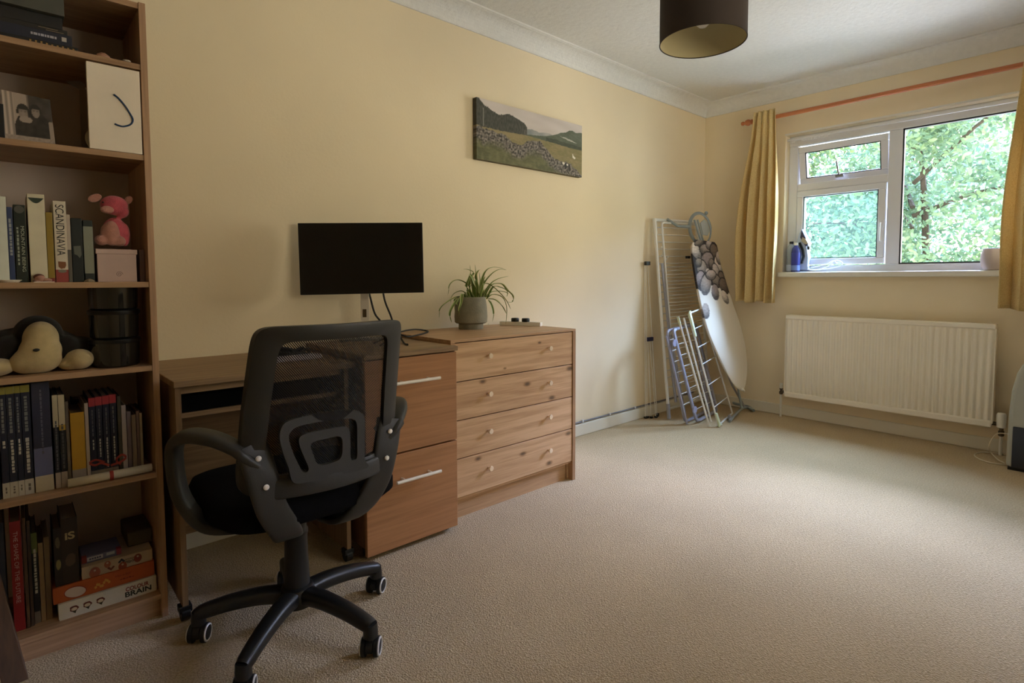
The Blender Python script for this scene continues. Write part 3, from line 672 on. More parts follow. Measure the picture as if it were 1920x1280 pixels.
for k, (lab) in enumerate(('round black lid on the white box, nearer the plant', 'round black lid on the white box, farther from the plant')):
    c_ = p0.lerp(p1, (.36,.62)[k])+v_*.0175
    b = MB(); b.lathe((c_.x, c_.y, .7873), [(.0195,0),(.021,.003),(.021,.015),(.019,.019)], 24); b.build('jar_lid', mat('black_rubber', (16,20,18), .5, var=0), None, smooth=True, label=lab, cat='lid', group='black lids on the white box')
cable('charging_lead', [PZ(1001,604,.769), PZ(925,605,.769)-Vector((0,0,0)), PZ(915,608,.769)], .0012, 'thin pale lead between the plant pot and the white box', mat('pale_lead', (160,150,120), .6))

# ------------------------------------------------------------------ canvas picture
def noise2(x, y, s=1, o=0): return noise.noise(Vector((x*s, y*s, o)))
def mixc(a, b_, t): t = max(0, min(1, t)); return tuple(a[i]*(1-t)+b_[i]*t for i in range(3))
def sst(a, b_, x): t = max(0, min(1, (x-a)/(b_-a))); return t*t*(3-2*t)
cSKY, cTREE, cTREE2, cFIELD, cGRASS, cWALL, cHILL, cFAR = [rgb(*c)[:3] for c in ((188,178,170),(56,57,48),(76,75,66),(146,130,92),(104,102,66),(70,62,56),(78,86,66),(128,134,132))]
def landscape(u, v):
    """v = 0 bottom, 1 top: overcast sky, pines on the left, hills on the right, a field and a tumbled stone wall"""
    I = lambda xs, ys: float(np.interp(u, xs, ys))
    q = noise2(u, v, 9)*.5+noise2(u, v, 30)*.35+noise2(u, v, 75)*.3
    c = mixc(cSKY, rgb(206,196,190)[:3], .5+.8*noise2(u, v*2, 4, 3))
    far = I([.4,.48,.55,.62,.7,.8], [.66,.70,.67,.70,.68,.6])+.012*noise2(u, 0, 22)
    if v < far and u > .42: c = mixc(cFAR, cSKY, .25+.5*noise2(u, v, 12, 5))
    hill = I([.42,.5,.58,.66,.72,.77,.82,.86,.89,.93,1], [.58,.60,.62,.66,.71,.765,.79,.84,.86,.835,.86])+.008*noise2(u, 0, 25)
    if v < hill: c = mixc(cHILL, rgb(98,104,88)[:3], .45+q*1.2+.35*(v-.6))
    if (.76 < u < .94) and abs(v-(.70-.35*(u-.76)+.012*noise2(u,0,30))) < .016*abs(math.sin((u-.76)*17)): c = mixc(c, rgb(200,196,186)[:3], .65)
    if u > .62 and v < .62-.10*(u-.62)+.02*noise2(u, 0, 16) and v > .5: c = mixc(rgb(58,64,50)[:3], cHILL, .4+q)
    tt = I([0,.012,.03,.05,.07,.10,.14,.19,.22,.26,.31,.37,.42,.437], [1,1,.97,.93,.89,.87,.83,.80,.82,.855,.84,.80,.75,.70])+.035*abs(noise2(u, 1, 70))
    if u < .437 and v < tt: c = mixc(cTREE, cTREE2, .5+noise2(u*3, v*.5, 34)*1.3)
    if .052 < u < .06 and .56 < v < .86: c = rgb(120,118,108)[:3]
    if u > .39 and u < .437 and v < .66 and noise2(u*6, 0, 60) > .1: c = mixc(c, rgb(130,126,118)[:3], .5)
    fld = I([0,.04,.2,.435,.66,.88,1], [.56,.546,.545,.565,.545,.52,.52])+.006*noise2(u, 0, 30)
    if v < fld: c = mixc(cFIELD, rgb(122,114,72)[:3], .4+q*1.5+.6*(u-.4))
    wl = I([0,.04,.14,.24,.3,.38,.43,.48,.57,.60,.64,.69,.76,.88,.94,1], [.53,.54,.50,.49,.39,.37,.45,.50,.51,.45,.37,.28,.235,.22,.12,.04])+.035*noise2(u, 0, 26)
    if v < wl:
        dep_ = .15+.05*noise2(u, 0, 9); k = sst(wl-dep_-.16, wl-dep_, v+.05*noise2(u, v, 14))
        st = .5+1.4*noise2(u*2.2, v, 30, 7)
        c = mixc(mixc(mixc(cGRASS, rgb(84,86,54)[:3], .5+q*2.0), rgb(140,132,96)[:3], .5*max(0, noise2(u*2, v*.7, 16, 9))), mixc(rgb(52,48,42)[:3], rgb(146,136,126)[:3], st*.8), k)
    for su, sv, rx_, rz_ in ((.905,.365,.010,.022),(.918,.345,.010,.020),(.899,.40,.004,.02),(.80,.205,.012,.022),(.84,.19,.010,.018)):
        if ((u-su)/rx_)**2+((v-sv)/rz_)**2 < 1: c = rgb(222,214,198)[:3]
    if ((u-.822)/.012)**2+((v-.16)/.06)**2 < 1 or ((u-.86)/.010)**2+((v-.14)/.07)**2 < 1: c = rgb(44,42,36)[:3]
    return c
cv = thing('canvas_picture', (2.30, 2.35, .80), 'wide canvas print of a misty hillside with pines, hung on the cream wall', 'picture')
m_print = attr_mat('printed_canvas', .7)
yy = WY-.032
c00, c10, c11, c01 = [PY(x, y, yy) for x, y in ((893,298.5),(1089,331),(1093,235.5),(894,183))]
xl = (c00.x+c01.x)/2; xr = (c10.x+c11.x)/2; zb = (c00.z+c10.z)/2; zt2 = (c01.z+c11.z)/2
painted('printed_face', (xl,yy,zb), (xr,yy,zb), (xr,yy,zt2), (xl,yy,zt2), 340, 130, landscape, m_print, cv)
painted('printed_left_edge', (xl,WY-.004,zb), (xl,yy,zb), (xl,yy,zt2), (xl,WY-.004,zt2), 6, 80, lambda u, v: mixc(landscape(.001, v), (0,0,0), .2), m_print, cv)
b = MB(); b.box(xl+.001, xr-.0005, yy+.0006, WY-.002, zb+.0003, zt2-.0003); b.build('stretcher_frame', mat('canvas_edge', (92,84,60), .8), cv)

# ------------------------------------------------------------------ cable along the skirting
m_grey = mat('grey_flex', (118,116,120), .6, var=0)
pp = [PY(x, y, 2.352) for x, y in ((1010,822),(1078,803),(1092,797),(1112,792),(1143,782),(1190,768),(1218,758),(1245,752),(1300,742))]
wc = thing('wall_cable', (3.0, 2.352, .1), 'grey flex clipped along the wall just above the skirting', 'cable')
MB().sweep(curve_pts([Vector((p.x, 2.3535, max(.088, p.z))) for p in pp], 6), .0055).build('flex', m_grey, wc, smooth=True)
for x, y in ((1092,797),(1143,782),(1190,768)):
    p = PY(x, y, 2.352); b = MB(); b.cbox((p.x, 2.352, max(.09, p.z)+.002), (.010,.016,.018)); b.build('cable_clip', m_upvc, wc, bevel=.002)

# ------------------------------------------------------------------ radiator
rad = thing('radiator', (4.18, 1.075, .16), 'long cream panel radiator with vertical flutes under the window', 'radiator')
m_rad = mat('cream_enamel', (240,232,214), .4, var=.015)
ry0, ry1, rx = .503, 1.652, 4.155
b = MB(); pts = []; nf = 33
for i in range(nf*10+1):
    t = i/(nf*10); y = ry1+(ry0-ry1)*t; ph = (i % 10)/10
    dx_ = .013*(.5-.5*math.cos(2*math.pi*ph))**.8; pts.append([Vector((rx-dx_+.004, y, z)) for z in (.165,.185,.205,.70,.718,.735)])
for i, r_ in enumerate(pts):
    for j in (0, 1, 5): r_[j].x = rx+.002
    r_[4].x = (r_[4].x+rx+.002)/2 if j else r_[4].x
b.grid(pts); b.box(rx+.003, rx+.016, ry0, ry1, .165, .735); b.build('front_panel', m_rad, rad, smooth=True, angle=50)
b = MB(); b.box(4.195, 4.207, ry0, ry1, .17, .73); b.build('rear_panel', m_rad, rad)
b = MB(); b.box(rx-.008, 4.215, ry0-.003, ry1+.003, .722, .751); b.build('top_grille', m_rad, rad, bevel=.006)
b = MB(); b.box(rx-.009, rx+.02, ry0, ry1, .158, .196); b.build('bottom_channel', m_rad, rad, bevel=.006)
b = MB(); b.box(rx-.002, 4.21, ry0-.004, ry0, .18, .725); b.box(rx-.002, 4.21, ry1, ry1+.004, .18, .725); b.build('side_panel', m_rad, rad)
b = MB(); b.lathe((4.185, 1.688, .165), [(.009,0),(.013,.004),(.013,.02),(.008,.024),(.008,.034),(.012,.036),(.012,.044)], 14); b.lathe((4.185, 1.65, .186), [(.007,0),(.010,.008),(.010,.03)], 12, 'y'); b.build('valve', mat('tarnished_chrome', (96,84,66), .35, .8), rad, smooth=True)
b = MB(); b.lathe((4.185, 1.688, .209), [(.010,0),(.0115,.003),(.0115,.034),(.008,.038)], 14); b.build('valve_cap', m_white, rad, smooth=True)
b = MB(); b.cyl((4.185, 1.688, .0), .008, .166, 14); b.build('pipe', m_white, rad, smooth=True)
b = MB(); b.lathe((4.185, .462, .11), [(.009,0),(.014,.004),(.014,.03),(.010,.034),(.010,.05)], 14); b.lathe((4.185, .465, .178), [(.007,0),(.011,.01),(.011,.04)], 12, 'y'); b.build('valve', MATS['tarnished_chrome'], rad, smooth=True)
b = MB(); b.lathe((4.175, .462, .20), [(.014,-.04),(.021,-.036),(.023,.0),(.023,.034),(.018,.045)], 20); b.build('thermostat_head', m_white, rad, smooth=True)
b = MB(); b.cyl((4.185, .462, 0), .008, .11, 14); b.build('pipe', m_white, rad, smooth=True)

# ------------------------------------------------------------------ curtains, pole
m_pole = mat('orange_stained_pine', (186,112,66), .35, var=.1, vscale=4)
pole = thing('curtain_pole', (4.15, 1.1, 2.17), 'orange-brown wooden curtain pole with turned finial above the window', 'curtain pole')
b = MB(); b.cyl((4.15, -.06, 2.172), .0145, 2.0, 18, 'y'); b.build('rod', m_pole, pole, smooth=True)
def finial(y, s): 
    b = MB(); b.lathe((4.15, y, 2.172), [(.0145,0),(.019,s*.004),(.019,s*.010),(.013,s*.014),(.022,s*.026),(.024,s*.038),(.019,s*.052),(.011,s*.060),(.011,s*.064),(.0155,s*.074),(.012,s*.085),(.003,s*.090)], 18, 'y'); b.build('finial', m_pole, pole, smooth=True)
finial(1.925, 1); finial(-.06, -1)
for y in (1.84, 1.0, .15):
    if y != 1.0:
        b = MB(); b.sweep([(4.25,y,2.15),(4.20,y,2.15),(4.165,y,2.155)], .010); b.lathe((4.235,y,2.15),[(.026,0),(.026,.014)],16,'x'); b.build('bracket', m_pole, pole, smooth=True)
m_curt, n_, p_ = newmat('mustard_cotton_curtain')
mp = tex_coord(n_, (1,1,1)); nz = n_.nodes.new('ShaderNodeTexNoise'); nz.inputs['Scale'].default_value = 160; nz.inputs['Detail'].default_value = 3; n_.links.new(mp.outputs[0], nz.inputs['Vector'])
rr = n_.nodes.new('ShaderNodeValToRGB'); ramp(rr.color_ramp, [(.35, rgb(222,198,140)[:3]), (.65, rgb(238,218,164)[:3])]); n_.links.new(nz.outputs['Fac'], rr.inputs[0]); n_.links.new(rr.outputs[0], p_.inputs['Base Color'])
p_.inputs['Roughness'].default_value = .9; p_.inputs['Specular IOR Level'].default_value = .1
bp = n_.nodes.new('ShaderNodeBump'); bp.inputs['Strength'].default_value = .3; bp.inputs['Distance'].default_value = .002; n_.links.new(nz.outputs['Fac'], bp.inputs['Height']); n_.links.new(bp.outputs[0], p_.inputs['Normal'])
tl = n_.nodes.new('ShaderNodeBsdfTranslucent'); mx = n_.nodes.new('ShaderNodeMixShader'); mx.inputs[0].default_value = .22
n_.links.new(rr.outputs[0], tl.inputs['Color']); n_.links.new(p_.outputs[0], mx.inputs[1]); n_.links.new(tl.outputs[0], mx.inputs[2]); n_.links.new(mx.outputs[0], n_.nodes['Material Output'].inputs['Surface'])
def curtain(name, ya_top, yb_top, ya_bot, yb_bot, folds, label, ph, zt_=2.222, zb_=.838):
    c = thing(name, (4.15, (ya_top+yb_top)/2, zb_), label, 'curtain', None)
    b = MB(); rows = []; nz_, ny = 40, folds*14
    for i in range(nz_+1):
        t = i/nz_; z = zt_+(zb_-zt_)*t; a = ya_top+(ya_bot-ya_top)*sst(-.05, .75, t); e = yb_top+(yb_bot-yb_top)*sst(-.05, .75, t); r_ = []
        for j in range(ny+1):
            u = j/ny; w_ = 2*math.pi*folds*u+ph
            am = (.016+.030*sst(0,.5,t))*(1+.35*math.sin(u*7+ph)); s_ = math.sin(w_+.35*math.sin(w_)+.35*math.sin(3*t+u*5)); s_ = math.copysign(abs(s_)**.8, s_)
            r_.append(Vector((4.112+.02*t-am*s_+.004*math.sin(7*t+u*11), a+(e-a)*(u+.012*math.sin(2*w_))+.006*math.sin(5*t+3*u), z+(.006*math.sin(w_*.5) if t > .98 else 0))))
        rows.append(r_)
    b.grid(rows); b.build('fabric', m_curt, c, smooth=True, angle=80, solid=.0025)
    # stitched header band
    b = MB(); b.grid([[Vector((p.x-.0035, p.y, p.z)) for p in rows[i]] for i in (1, 2)])
    b.build('header_seam', m_curt, c, smooth=True)
    return c
curtain('curtain', 1.895, 1.745, 2.012, 1.720, 4, 'mustard yellow curtain hanging left of the window', .6)
curtain('curtain', .425, .05, .492, .02, 5, 'mustard yellow curtain at the right edge, right of the window', 2.2)

# ------------------------------------------------------------------ pendant lamp
lc = CAM + (ray(1317.5, 60)/ray(1317.5, 60).dot(FW))*2.03
LX, LY = lc.x, lc.y; LZ = 1.875; LR = .1515
lamp = thing('pendant_lamp', (LX, LY, CZ), 'dark brown drum pendant lampshade with cream lining hanging from the ceiling', 'lamp')
b = MB(); b.lathe((LX, LY, LZ), [(LR,0),(LR,.22)], 72, caps=False); b.build('lamp_shade', mat('dark_brown_shade', (46,34,28), .8, var=.05, vscale=30), lamp, smooth=True)
b = MB(); b.lathe((LX, LY, LZ), [(LR-.0022,.0008),(LR-.0022,.2192)], 72, caps=False); b.build('shade_lining', mat('cream_shade_lining', (176,164,128), .7, var=.02), lamp, smooth=True)
b = MB(); b.sweep([(LX+(LR-.001)*math.cos(t), LY+(LR-.001)*math.sin(t), LZ) for t in [2*math.pi*k/72 for k in range(72)]], .0022, .002, n=6, closed=True); b.build('shade_rim', MATS['dark_brown_shade'], lamp, smooth=True)
b = MB(); b.cyl((LX, LY, LZ+.20), .003, CZ-LZ-.20, 10); b.build('cord', m_white, lamp, smooth=True)
b = MB(); b.lathe((LX, LY, CZ-.03), [(.03,0),(.045,.01),(.045,.03)], 24); b.build('ceiling_rose', m_white, lamp, smooth=True)
b = MB(); b.lathe((LX, LY, LZ+.13), [(.014,0),(.018,.01),(.018,.06),(.010,.075)], 18)
for k in range(3):
    a = 2*math.pi*k/3; b.sweep([(LX+.016*math.cos(a), LY+.016*math.sin(a), LZ+.15), (LX+LR*.98*math.cos(a), LY+LR*.98*math.sin(a), LZ+.20)], .0015, n=6)
b.build('lamp_holder', m_white, lamp, smooth=True)
m_bulb, n_, p_ = newmat('bulb_glass'); p_.inputs['Base Color'].default_value = rgb(214,212,205); p_.inputs['Roughness'].default_value = .08; p_.inputs['Specular IOR Level'].default_value = .8
b = MB(); b.lathe((LX, LY, LZ+.05), [(.001,0),(.012,.002),(.022,.010),(.028,.024),(.029,.035),(.025,.052),(.017,.068),(.0135,.082)], 24, caps=False); b.build('bulb', m_bulb, lamp, smooth=True)

# ------------------------------------------------------------------ dehumidifier
dh = thing('dehumidifier', (4.02, .22, 0), 'pale grey dehumidifier with a dark tank window standing at the right edge', 'dehumidifier')
m_dh = mat('pale_grey_plastic', (176,178,168), .35, var=.02)
pr_ = [(.408,.015),(.405,.30),(.398,.42),(.380,.515),(.355,.575),(.31,.605),(.13,.605),(.085,.575),(.06,.515),(.042,.42),(.035,.30),(.032,.015)]
b = MB(); b.prism([Vector((3.900, y, z)) for y, z in pr_], (.235,0,0)); b.build('body', m_dh, dh, bevel=.018, seg=4)
b = MB(); b.box(3.892, 3.901, .055, .385, .018, .235); b.build('water_tank', mat('dark_smoked_plastic', (40,44,54), .3), dh, bevel=.006)
b = MB(); b.box(3.888, 3.893, .20, .27, .19, .215); b.build('tank_handle', mat('grey_tank_grip', (78,82,90), .4), dh, bevel=.003)
b = MB(); b.box(3.8955, 3.9015, .135, .34, .26, .50); b.build('front_panel', mat('light_grey_grille', (186,188,178), .4), dh, bevel=.004)
b = MB(); b.box(3.905, 4.13, .04, .40, 0, .015); b.build('base', m_black, dh)
m_lead = mat('white_mains_lead', (214,204,182), .5, var=0)
cable('mains_cable', [Vector((4.13,.30,.12)), PX(1880,812,4.16), PX(1862,820,4.16), PX(1854,838,4.14), PZ(1860,850,.01), PZ(1872,862,.006), PZ(1884,868,.005)], .0032, 'white lead of the dehumidifier curling up in front of the skirting', m_lead)
cable('mains_cable', [PZ(1890,853,.005), PZ(1860,848.5,.005), PZ(1838,848,.005), PZ(1827,853,.005), PZ(1838,861,.005), PZ(1862,868,.005), PZ(1890,871,.005)], .0032, 'white lead loop lying on the carpet beside the dehumidifier', m_lead)
# ------------------------------------------------------------------ drying racks and ironing board in the corner
m_tw = mat('white_coated_tube', (224,222,214), .35, var=0); m_tg = mat('grey_coated_tube', (150,148,150), .4, var=0)
m_wire = mat('bright_wire', (246,244,240), .22, .3, var=0)
m_tl = mat('lilac_grey_plastic', (150,150,166), .45, var=.02); m_tgr = mat('pale_green_plastic', (206,214,180), .45, var=.02)
def V(*a): return Vector(a)
# tall white airer leaning on the long wall
ar = thing('clothes_airer', (3.77, 2.19, 0), 'tall white folded clothes airer leaning against the wall in the corner', 'clothes airer')
F0, F1 = V(3.492,2.185,.01), V(3.478,2.318,1.437); G0, G1 = V(4.075,2.185,.01), V(4.06,2.318,1.455)
def onf(u, t): return (F0*(1-t)+F1*t)*(1-u)+(G0*(1-t)+G1*t)*u
def bend(pts, r): 
    out = [Vector(pts[0])]
    for i in range(1, len(pts)-1):
        a, b_, c = map(Vector, pts[i-1:i+2]); d0 = (a-b_).normalized()*r; d1 = (c-b_).normalized()*r
        out += [b_+d0*(1-k/5)**2+d1*(k/5)**2 for k in range(6)]
    return out+[Vector(pts[-1])]
MB().sweep(bend([onf(0,.07), onf(0,1), onf(1,1), onf(1,.07)], .03), .011, n=12).build('outer_frame', m_tw, ar, smooth=True)
for u in (0, 1): MB().sweep([onf(u,0), onf(u,.075)], .014, .011, side=(1,0,0), n=12, power=.6).build('foot', m_tg, ar, smooth=True)
for u in (0, 1): MB().sweep([onf(u,.93), onf(u,1.005)], .0145, n=12).build('corner_joint', m_tw, ar, smooth=True)
ts = [.962,.925,.888,.852,.815,.778,.742,.706,.670,.634,.598,.562,.526,.490,.454,.40,.36,.30,.24,.205,.155,.105]
for t in ts: MB().sweep([onf(.01,t), onf(.99,t)], .0034, n=6).build('rung', m_wire, ar, smooth=True)
MB().sweep([onf(.0,.05), onf(1,.05)], .0045, n=8).build('rung', m_tw, ar, smooth=True)
# folded wing in front of it
fo = V(0,-.03,0); wn = bend([onf(.10,.42)+fo, onf(.075,.985)+fo, onf(.93,.985)+fo, onf(.91,.42)+fo], .03)
MB().sweep(wn, .0075, n=10).build('wing_frame', m_tw, ar, smooth=True)
for t in (.76,.722,.688,.652,.616,.580,.544,.508,.472): MB().sweep([onf(.09,t)+fo, onf(.915,t)+fo], .0034, n=6).build('rung', m_wire, ar, smooth=True)
# grey legs
MB().sweep([onf(.045,.78)+V(0,-.02,0), onf(.075,.43)+V(0,-.028,0)], .014, .007, side=(1,0,0), n=10, power=.6).build('leg', m_tg, ar, smooth=True)
MB().sweep([onf(.05,.42)+V(0,-.02,0), onf(.105,.08)+V(0,-.028,0)], .012, .007, side=(1,0,0), n=10, power=.6).build('leg', m_tg, ar, smooth=True)
MB().sweep([onf(.08,.42)+V(0,-.035,0), onf(.20,.012)+V(0,-.06,0)], .010, .008, side=(1,0,0), n=10, power=.6).build('leg', m_tg, ar, smooth=True)
b = MB()
for k, a in enumerate((0, 1)): b.lathe(onf(.12+.03*k,.80+.012*k)+V(0,-.035,0), [(.008,0),(.008,.01)], 10, 'y')
b.build('clip', m_tw, ar, smooth=True)
b = MB()
for u in (.66,.72): b.cbox(onf(u,.81)+V(0,-.01,0), (.016,.014,.020))
b.build('hook', m_black, ar)
b = MB(); b.sweep(arc(onf(.04,.84)+V(0,-.02,0), .032, -80, 80, 8, V(1,0,0), V(0,0,1)), .005, n=8); b.sweep(arc(onf(.055,.355)+V(0,-.02,0), .02, -60, 90, 8, V(1,0,0), V(0,0,1)), .005, n=8); b.build('locking_catch', m_tw, ar, smooth=True)
# thin rods against the wall
def rods(name, tops, bots, cap, foot, label):
    t = thing(name, (sum(p[0] for p in bots)/len(bots), 2.335, 0), label, 'drying rack')
    for a, c in zip(tops, bots): MB().sweep([c, a], .0024, n=8).build('rod', m_tw, t, smooth=True)
    xs = [a[0] for a in tops]; b = MB(); b.box(min(xs)-.008, max(xs)+.008, 2.325, 2.345, tops[0][2]-.006, tops[0][2]+.022); b.build('cap', cap, t, bevel=.003)
    for c in bots: b = MB(); b.box(c[0]-.010, c[0]+.010, c[1]-.012, c[1]+.008, 0, .014); b.build('foot', foot, t, bevel=.002)
m_blue = mat('dark_blue_plastic', (24,32,74), .4, var=0)
rods('folding_rack', [V(3.44,2.335,.565), V(3.465,2.335,.565), V(3.49,2.335,.565)], [V(3.44,2.30,.012), V(3.475,2.285,.012), V(3.515,2.30,.012)], m_blue, m_black, 'small folded white rack with a dark blue cap, against the wall beside the tall airer')
rods('folding_rack', [V(3.405,2.345,1.115), V(3.422,2.345,1.115), V(3.44,2.345,1.115)], [V(3.405,2.325,.012), V(3.425,2.325,.012), V(3.555,2.325,.012)], m_black, m_black, 'tall thin folded rack with a black cap, behind the tall white airer')

# lilac airer
li = thing('small_airer', (3.6, 2.0, 0), 'low folded airer with lilac-grey plastic frame, in front of the tall white airer', 'clothes airer')
def quad(a, b_, c, d): return lambda u, t: (a*(1-t)+b_*t)*(1-u)+(d*(1-t)+c*t)*u
def frame_airer(root, Q, w_, h_, mt, r, rungs, rm, name='frame'):
    MB().sweep(bend([Q(.5,1), Q(1,1), Q(1,0), Q(0,0), Q(0,1), Q(.5,1)], r), w_, h_, side=(1,0,0) if h_ != w_ else None, n=12, power=.7).build(name, mt, root, smooth=True)
    for t in rungs: MB().sweep([Q(.01,t), Q(.99,t)], .0032, n=6).build('rung', m_wire, root, smooth=True)
A0, A1 = PZ(1306,790,.02), PY(1262,618,2.10); B0, B1 = PZ(1362,752,.02), PY(1345,612,2.10)
B0 = A0+V(.42,.07,0); B1 = A1+V(.42,.07,.01)
Q1 = quad(A0, A1, B1, B0); o2 = V(-.045,.05,0)
A0b = A0+o2; Q2 = quad(A0b+V(-.02,.0,0), A1+V(-.03,.03,-.01), B1+V(0,.03,0), B0+V(-.02,.05,0))
frame_airer(li, Q1, .013, .009, m_tl, .045, [.12,.24,.36,.48,.60,.72,.84], m_tw)
frame_airer(li, Q2, .011, .009, m_tl, .045, [.18,.30,.42,.54,.66,.78,.90], m_tw, 'rear_frame')
for P_ in (Q1(0,.13)+V(.004,-.012,0), Q1(-.03,.86)+V(-.012,-.004,0)):
    b = MB(); b.lathe(P_, [(.024,0),(.026,.003),(.022,.012),(.008,.016)], 20, 'y'); b.build('pivot_disc', mat('lilac_disc', (160,162,190), .4, var=0), li, smooth=True)
MB().sweep([A0+V(-.075,.03,-.01), A1+V(-.055,.02,-.04)], .007, n=8).build('leg', m_tl, li, smooth=True)
# pale green airer
gr = thing('small_airer', (3.65, 1.88, 0), 'low folded airer with pale green plastic corners, nearest the room in the corner stack', 'clothes airer')
a0, a1 = PZ(1346,797,.006), PY(1287,586,1.99)
c0 = PZ(1347,797,.012); c1 = PY(1291,588,1.985); d1 = c1+V(.32,.085,.02); d0 = c0+V(.40,.10,.0)
Q3 = quad(c0, c1, d1, d0)
MB().sweep(bend([Q3(1,1), Q3(0,1), Q3(0,.0), Q3(1,.0)], .02), .006, n=10).build('front_frame', m_tw, gr, smooth=True)
for t in (.16,.36,.55,.70,.86): MB().sweep([Q3(0,t), Q3(1,t)], .0038, n=6).build('rung', m_wire, gr, smooth=True)
MB().sweep([Q3(1,0), Q3(1,1)], .006, n=10).build('side_bar', m_tw, gr, smooth=True)
q0, q1 = PZ(1330,799,.006), PY(1271,594,2.00)
MB().sweep([q0, q1], .0065, n=10).build('leg', m_tw, gr, smooth=True)
MB().sweep([PZ(1341,797,.006)+V(0,.03,.02), PY(1282,596,2.01)], .006, n=10).build('leg', m_tw, gr, smooth=True)
MB().sweep([Q3(0,.80)+V(0,-.008,0), Q3(0,1.0)+V(0,-.008,0), Q3(.10,1.015)+V(0,-.008,0)], [.013,.017,.009], [.006,.008,.006], side=(1,0,0), n=10, power=.7).build('corner_joint', m_tgr, gr, smooth=True)
MB().sweep([Q3(0,.11)+V(0,-.008,0), Q3(0,.0)+V(0,-.008,0), Q3(.10,.0)+V(0,-.008,.0)], [.012,.015,.009], [.006,.008,.006], side=(1,0,0), n=10, power=.7).build('corner_joint', m_tgr, gr, smooth=True)
MB().sweep([q1, q1.lerp(q0,.07)], .0085, n=8).build('end_cap', m_tgr, gr, smooth=True)

# ironing board
ib = thing('ironing_board', (3.95, 1.97, 0), 'ironing board with pebble print cover, folded and leaning nose down in the corner', 'ironing board')
L_px = [(1303,449),(1298,458),(1298,480),(1306,530),(1316,580),(1329,625),(1345,662),(1360,693),(1371,714),(1380,726),(1390,732.5)]
R_px = [(1340,454),(1345,462),(1350,490),(1362,530),(1374,568),(1387,605),(1396,640),(1400,668),(1401,690),(1400,706),(1398,719),(1395,728),(1390,733)]
def by(py): return 2.14+(1.885-2.14)*(py-450)/283
def dens(P, n=44):
    P = curve_pts([V(x, y, 0) for x, y in P], 8); d = [0]
    for a, c in zip(P, P[1:]): d.append(d[-1]+(c-a).length)
    out = []
    for i in range(n+1):
        t = d[-1]*i/n; k = max(j for j in range(len(d)) if d[j] <= t+1e-9); k = min(k, len(P)-2); f_ = (t-d[k])/max(1e-9, d[k+1]-d[k]); q = P[k].lerp(P[k+1], f_); out.append(q)
    return out
Ld, Rd = dens(L_px), dens(R_px)
peb = []; random.seed(11)
PB = [(1303,470,7,17,-20),(1319,467,9,9,20),(1309,455,8,5,-30),(1327,458,6,9,0),(1338,474,8,17,-15),(1323,488,11,15,10),(1346,500,8,20,-12),(1314,503,8,15,-8),(1331,494,5,9,0),(1340,508,6,14,-18),(1352,525,7,16,-12),(1312,522,7,14,0),(1324,509,4,6,0),(1321,534,9,20,4),(1341,528,8,13,-14),(1330,515,9,9,0),(1356,537,9,16,-20),(1338,548,7,15,-8),(1357,557,6,14,-24),(1322,583,6,15,-6),(1308,492,5,8,0),(1347,483,6,12,-10)]
PC = [rgb(*c)[:3] for c in ((214,202,192),(164,150,138),(134,122,110),(190,178,170),(112,98,88),(152,138,134))]
cb0, cw = rgb(34,27,25)[:3], rgb(224,216,200)[:3]
def pebble(px, py):
    edge = 548-.6*(px-1320)+5*math.sin(px*.35) if px < 1345 else 540+.9*(px-1345)
    c = cb0 if py < edge-10 else cw
    for i, (a, e, ra, rb, th) in enumerate(PB):
        t = math.radians(th); dx, dy = px-a, py-e; u = (dx*math.cos(t)+dy*math.sin(t))/ra; v = (-dx*math.sin(t)+dy*math.cos(t))/rb; r2 = u*u+v*v
        if r2 < 1.35 and py < edge+30: c = cb0 if r2 > 1 and c != cw else c
        if r2 < 1: c = mixc(tuple(x*1.15 for x in PC[i % 6]), tuple(x*.22 for x in PC[i % 6]), sst(-.5, 1, v*.8+r2*.5)+.3*noise2(px, py, .35))
    return c
rows = []; cols = []; NW = 56
for a, c in zip(Ld, Rd):
    A_, C_ = PY(a.x, a.y, by(a.y)), PY(c.x, c.y, by(c.y)-.02); r_ = []
    for j in range(NW+1):
        u = j/NW; p = A_.lerp(C_, u); p.y -= .010*math.sin(math.pi*u)**.5 if 0 < u < 1 else 0; r_.append(p); q = a.lerp(c, u); cols.append(pebble(q.x, q.y))
    rows.append(r_)
# finer print: subdivide rows for the pebbles
R2 = []; C2 = []; SUB = 6
for i in range(len(rows)-1):
    for s_ in range(SUB):
        t = s_/SUB; R2.append([x.lerp(y, t) for x, y in zip(rows[i], rows[i+1])]); a = Ld[i].lerp(Ld[i+1], t); c = Rd[i].lerp(Rd[i+1], t)
        for j in range(NW+1): q = a.lerp(c, j/NW); C2.append(pebble(q.x, q.y))
R2.append(rows[-1]); C2 += cols[-(NW+1):]
b = MB(); b.grid(R2); o = b.build('pebble_cover', attr_mat('printed_cotton_cover', .75), ib, smooth=True, angle=80)
a_ = o.data.color_attributes.new('paint', 'FLOAT_COLOR', 'POINT'); a_.data.foreach_set('color', [c for q in C2 for c in (*q[:3], 1)])
md = o.modifiers.new('thickness', 'SOLIDIFY'); md.thickness = .016; md.offset = -1
b = MB(); b.sweep([r_[NW//2]+V(0,.026,0) for r_ in rows[4:36]], .02, .006, side=(1,0,0), n=8); b.build('board_underside', m_tg, ib, smooth=True)
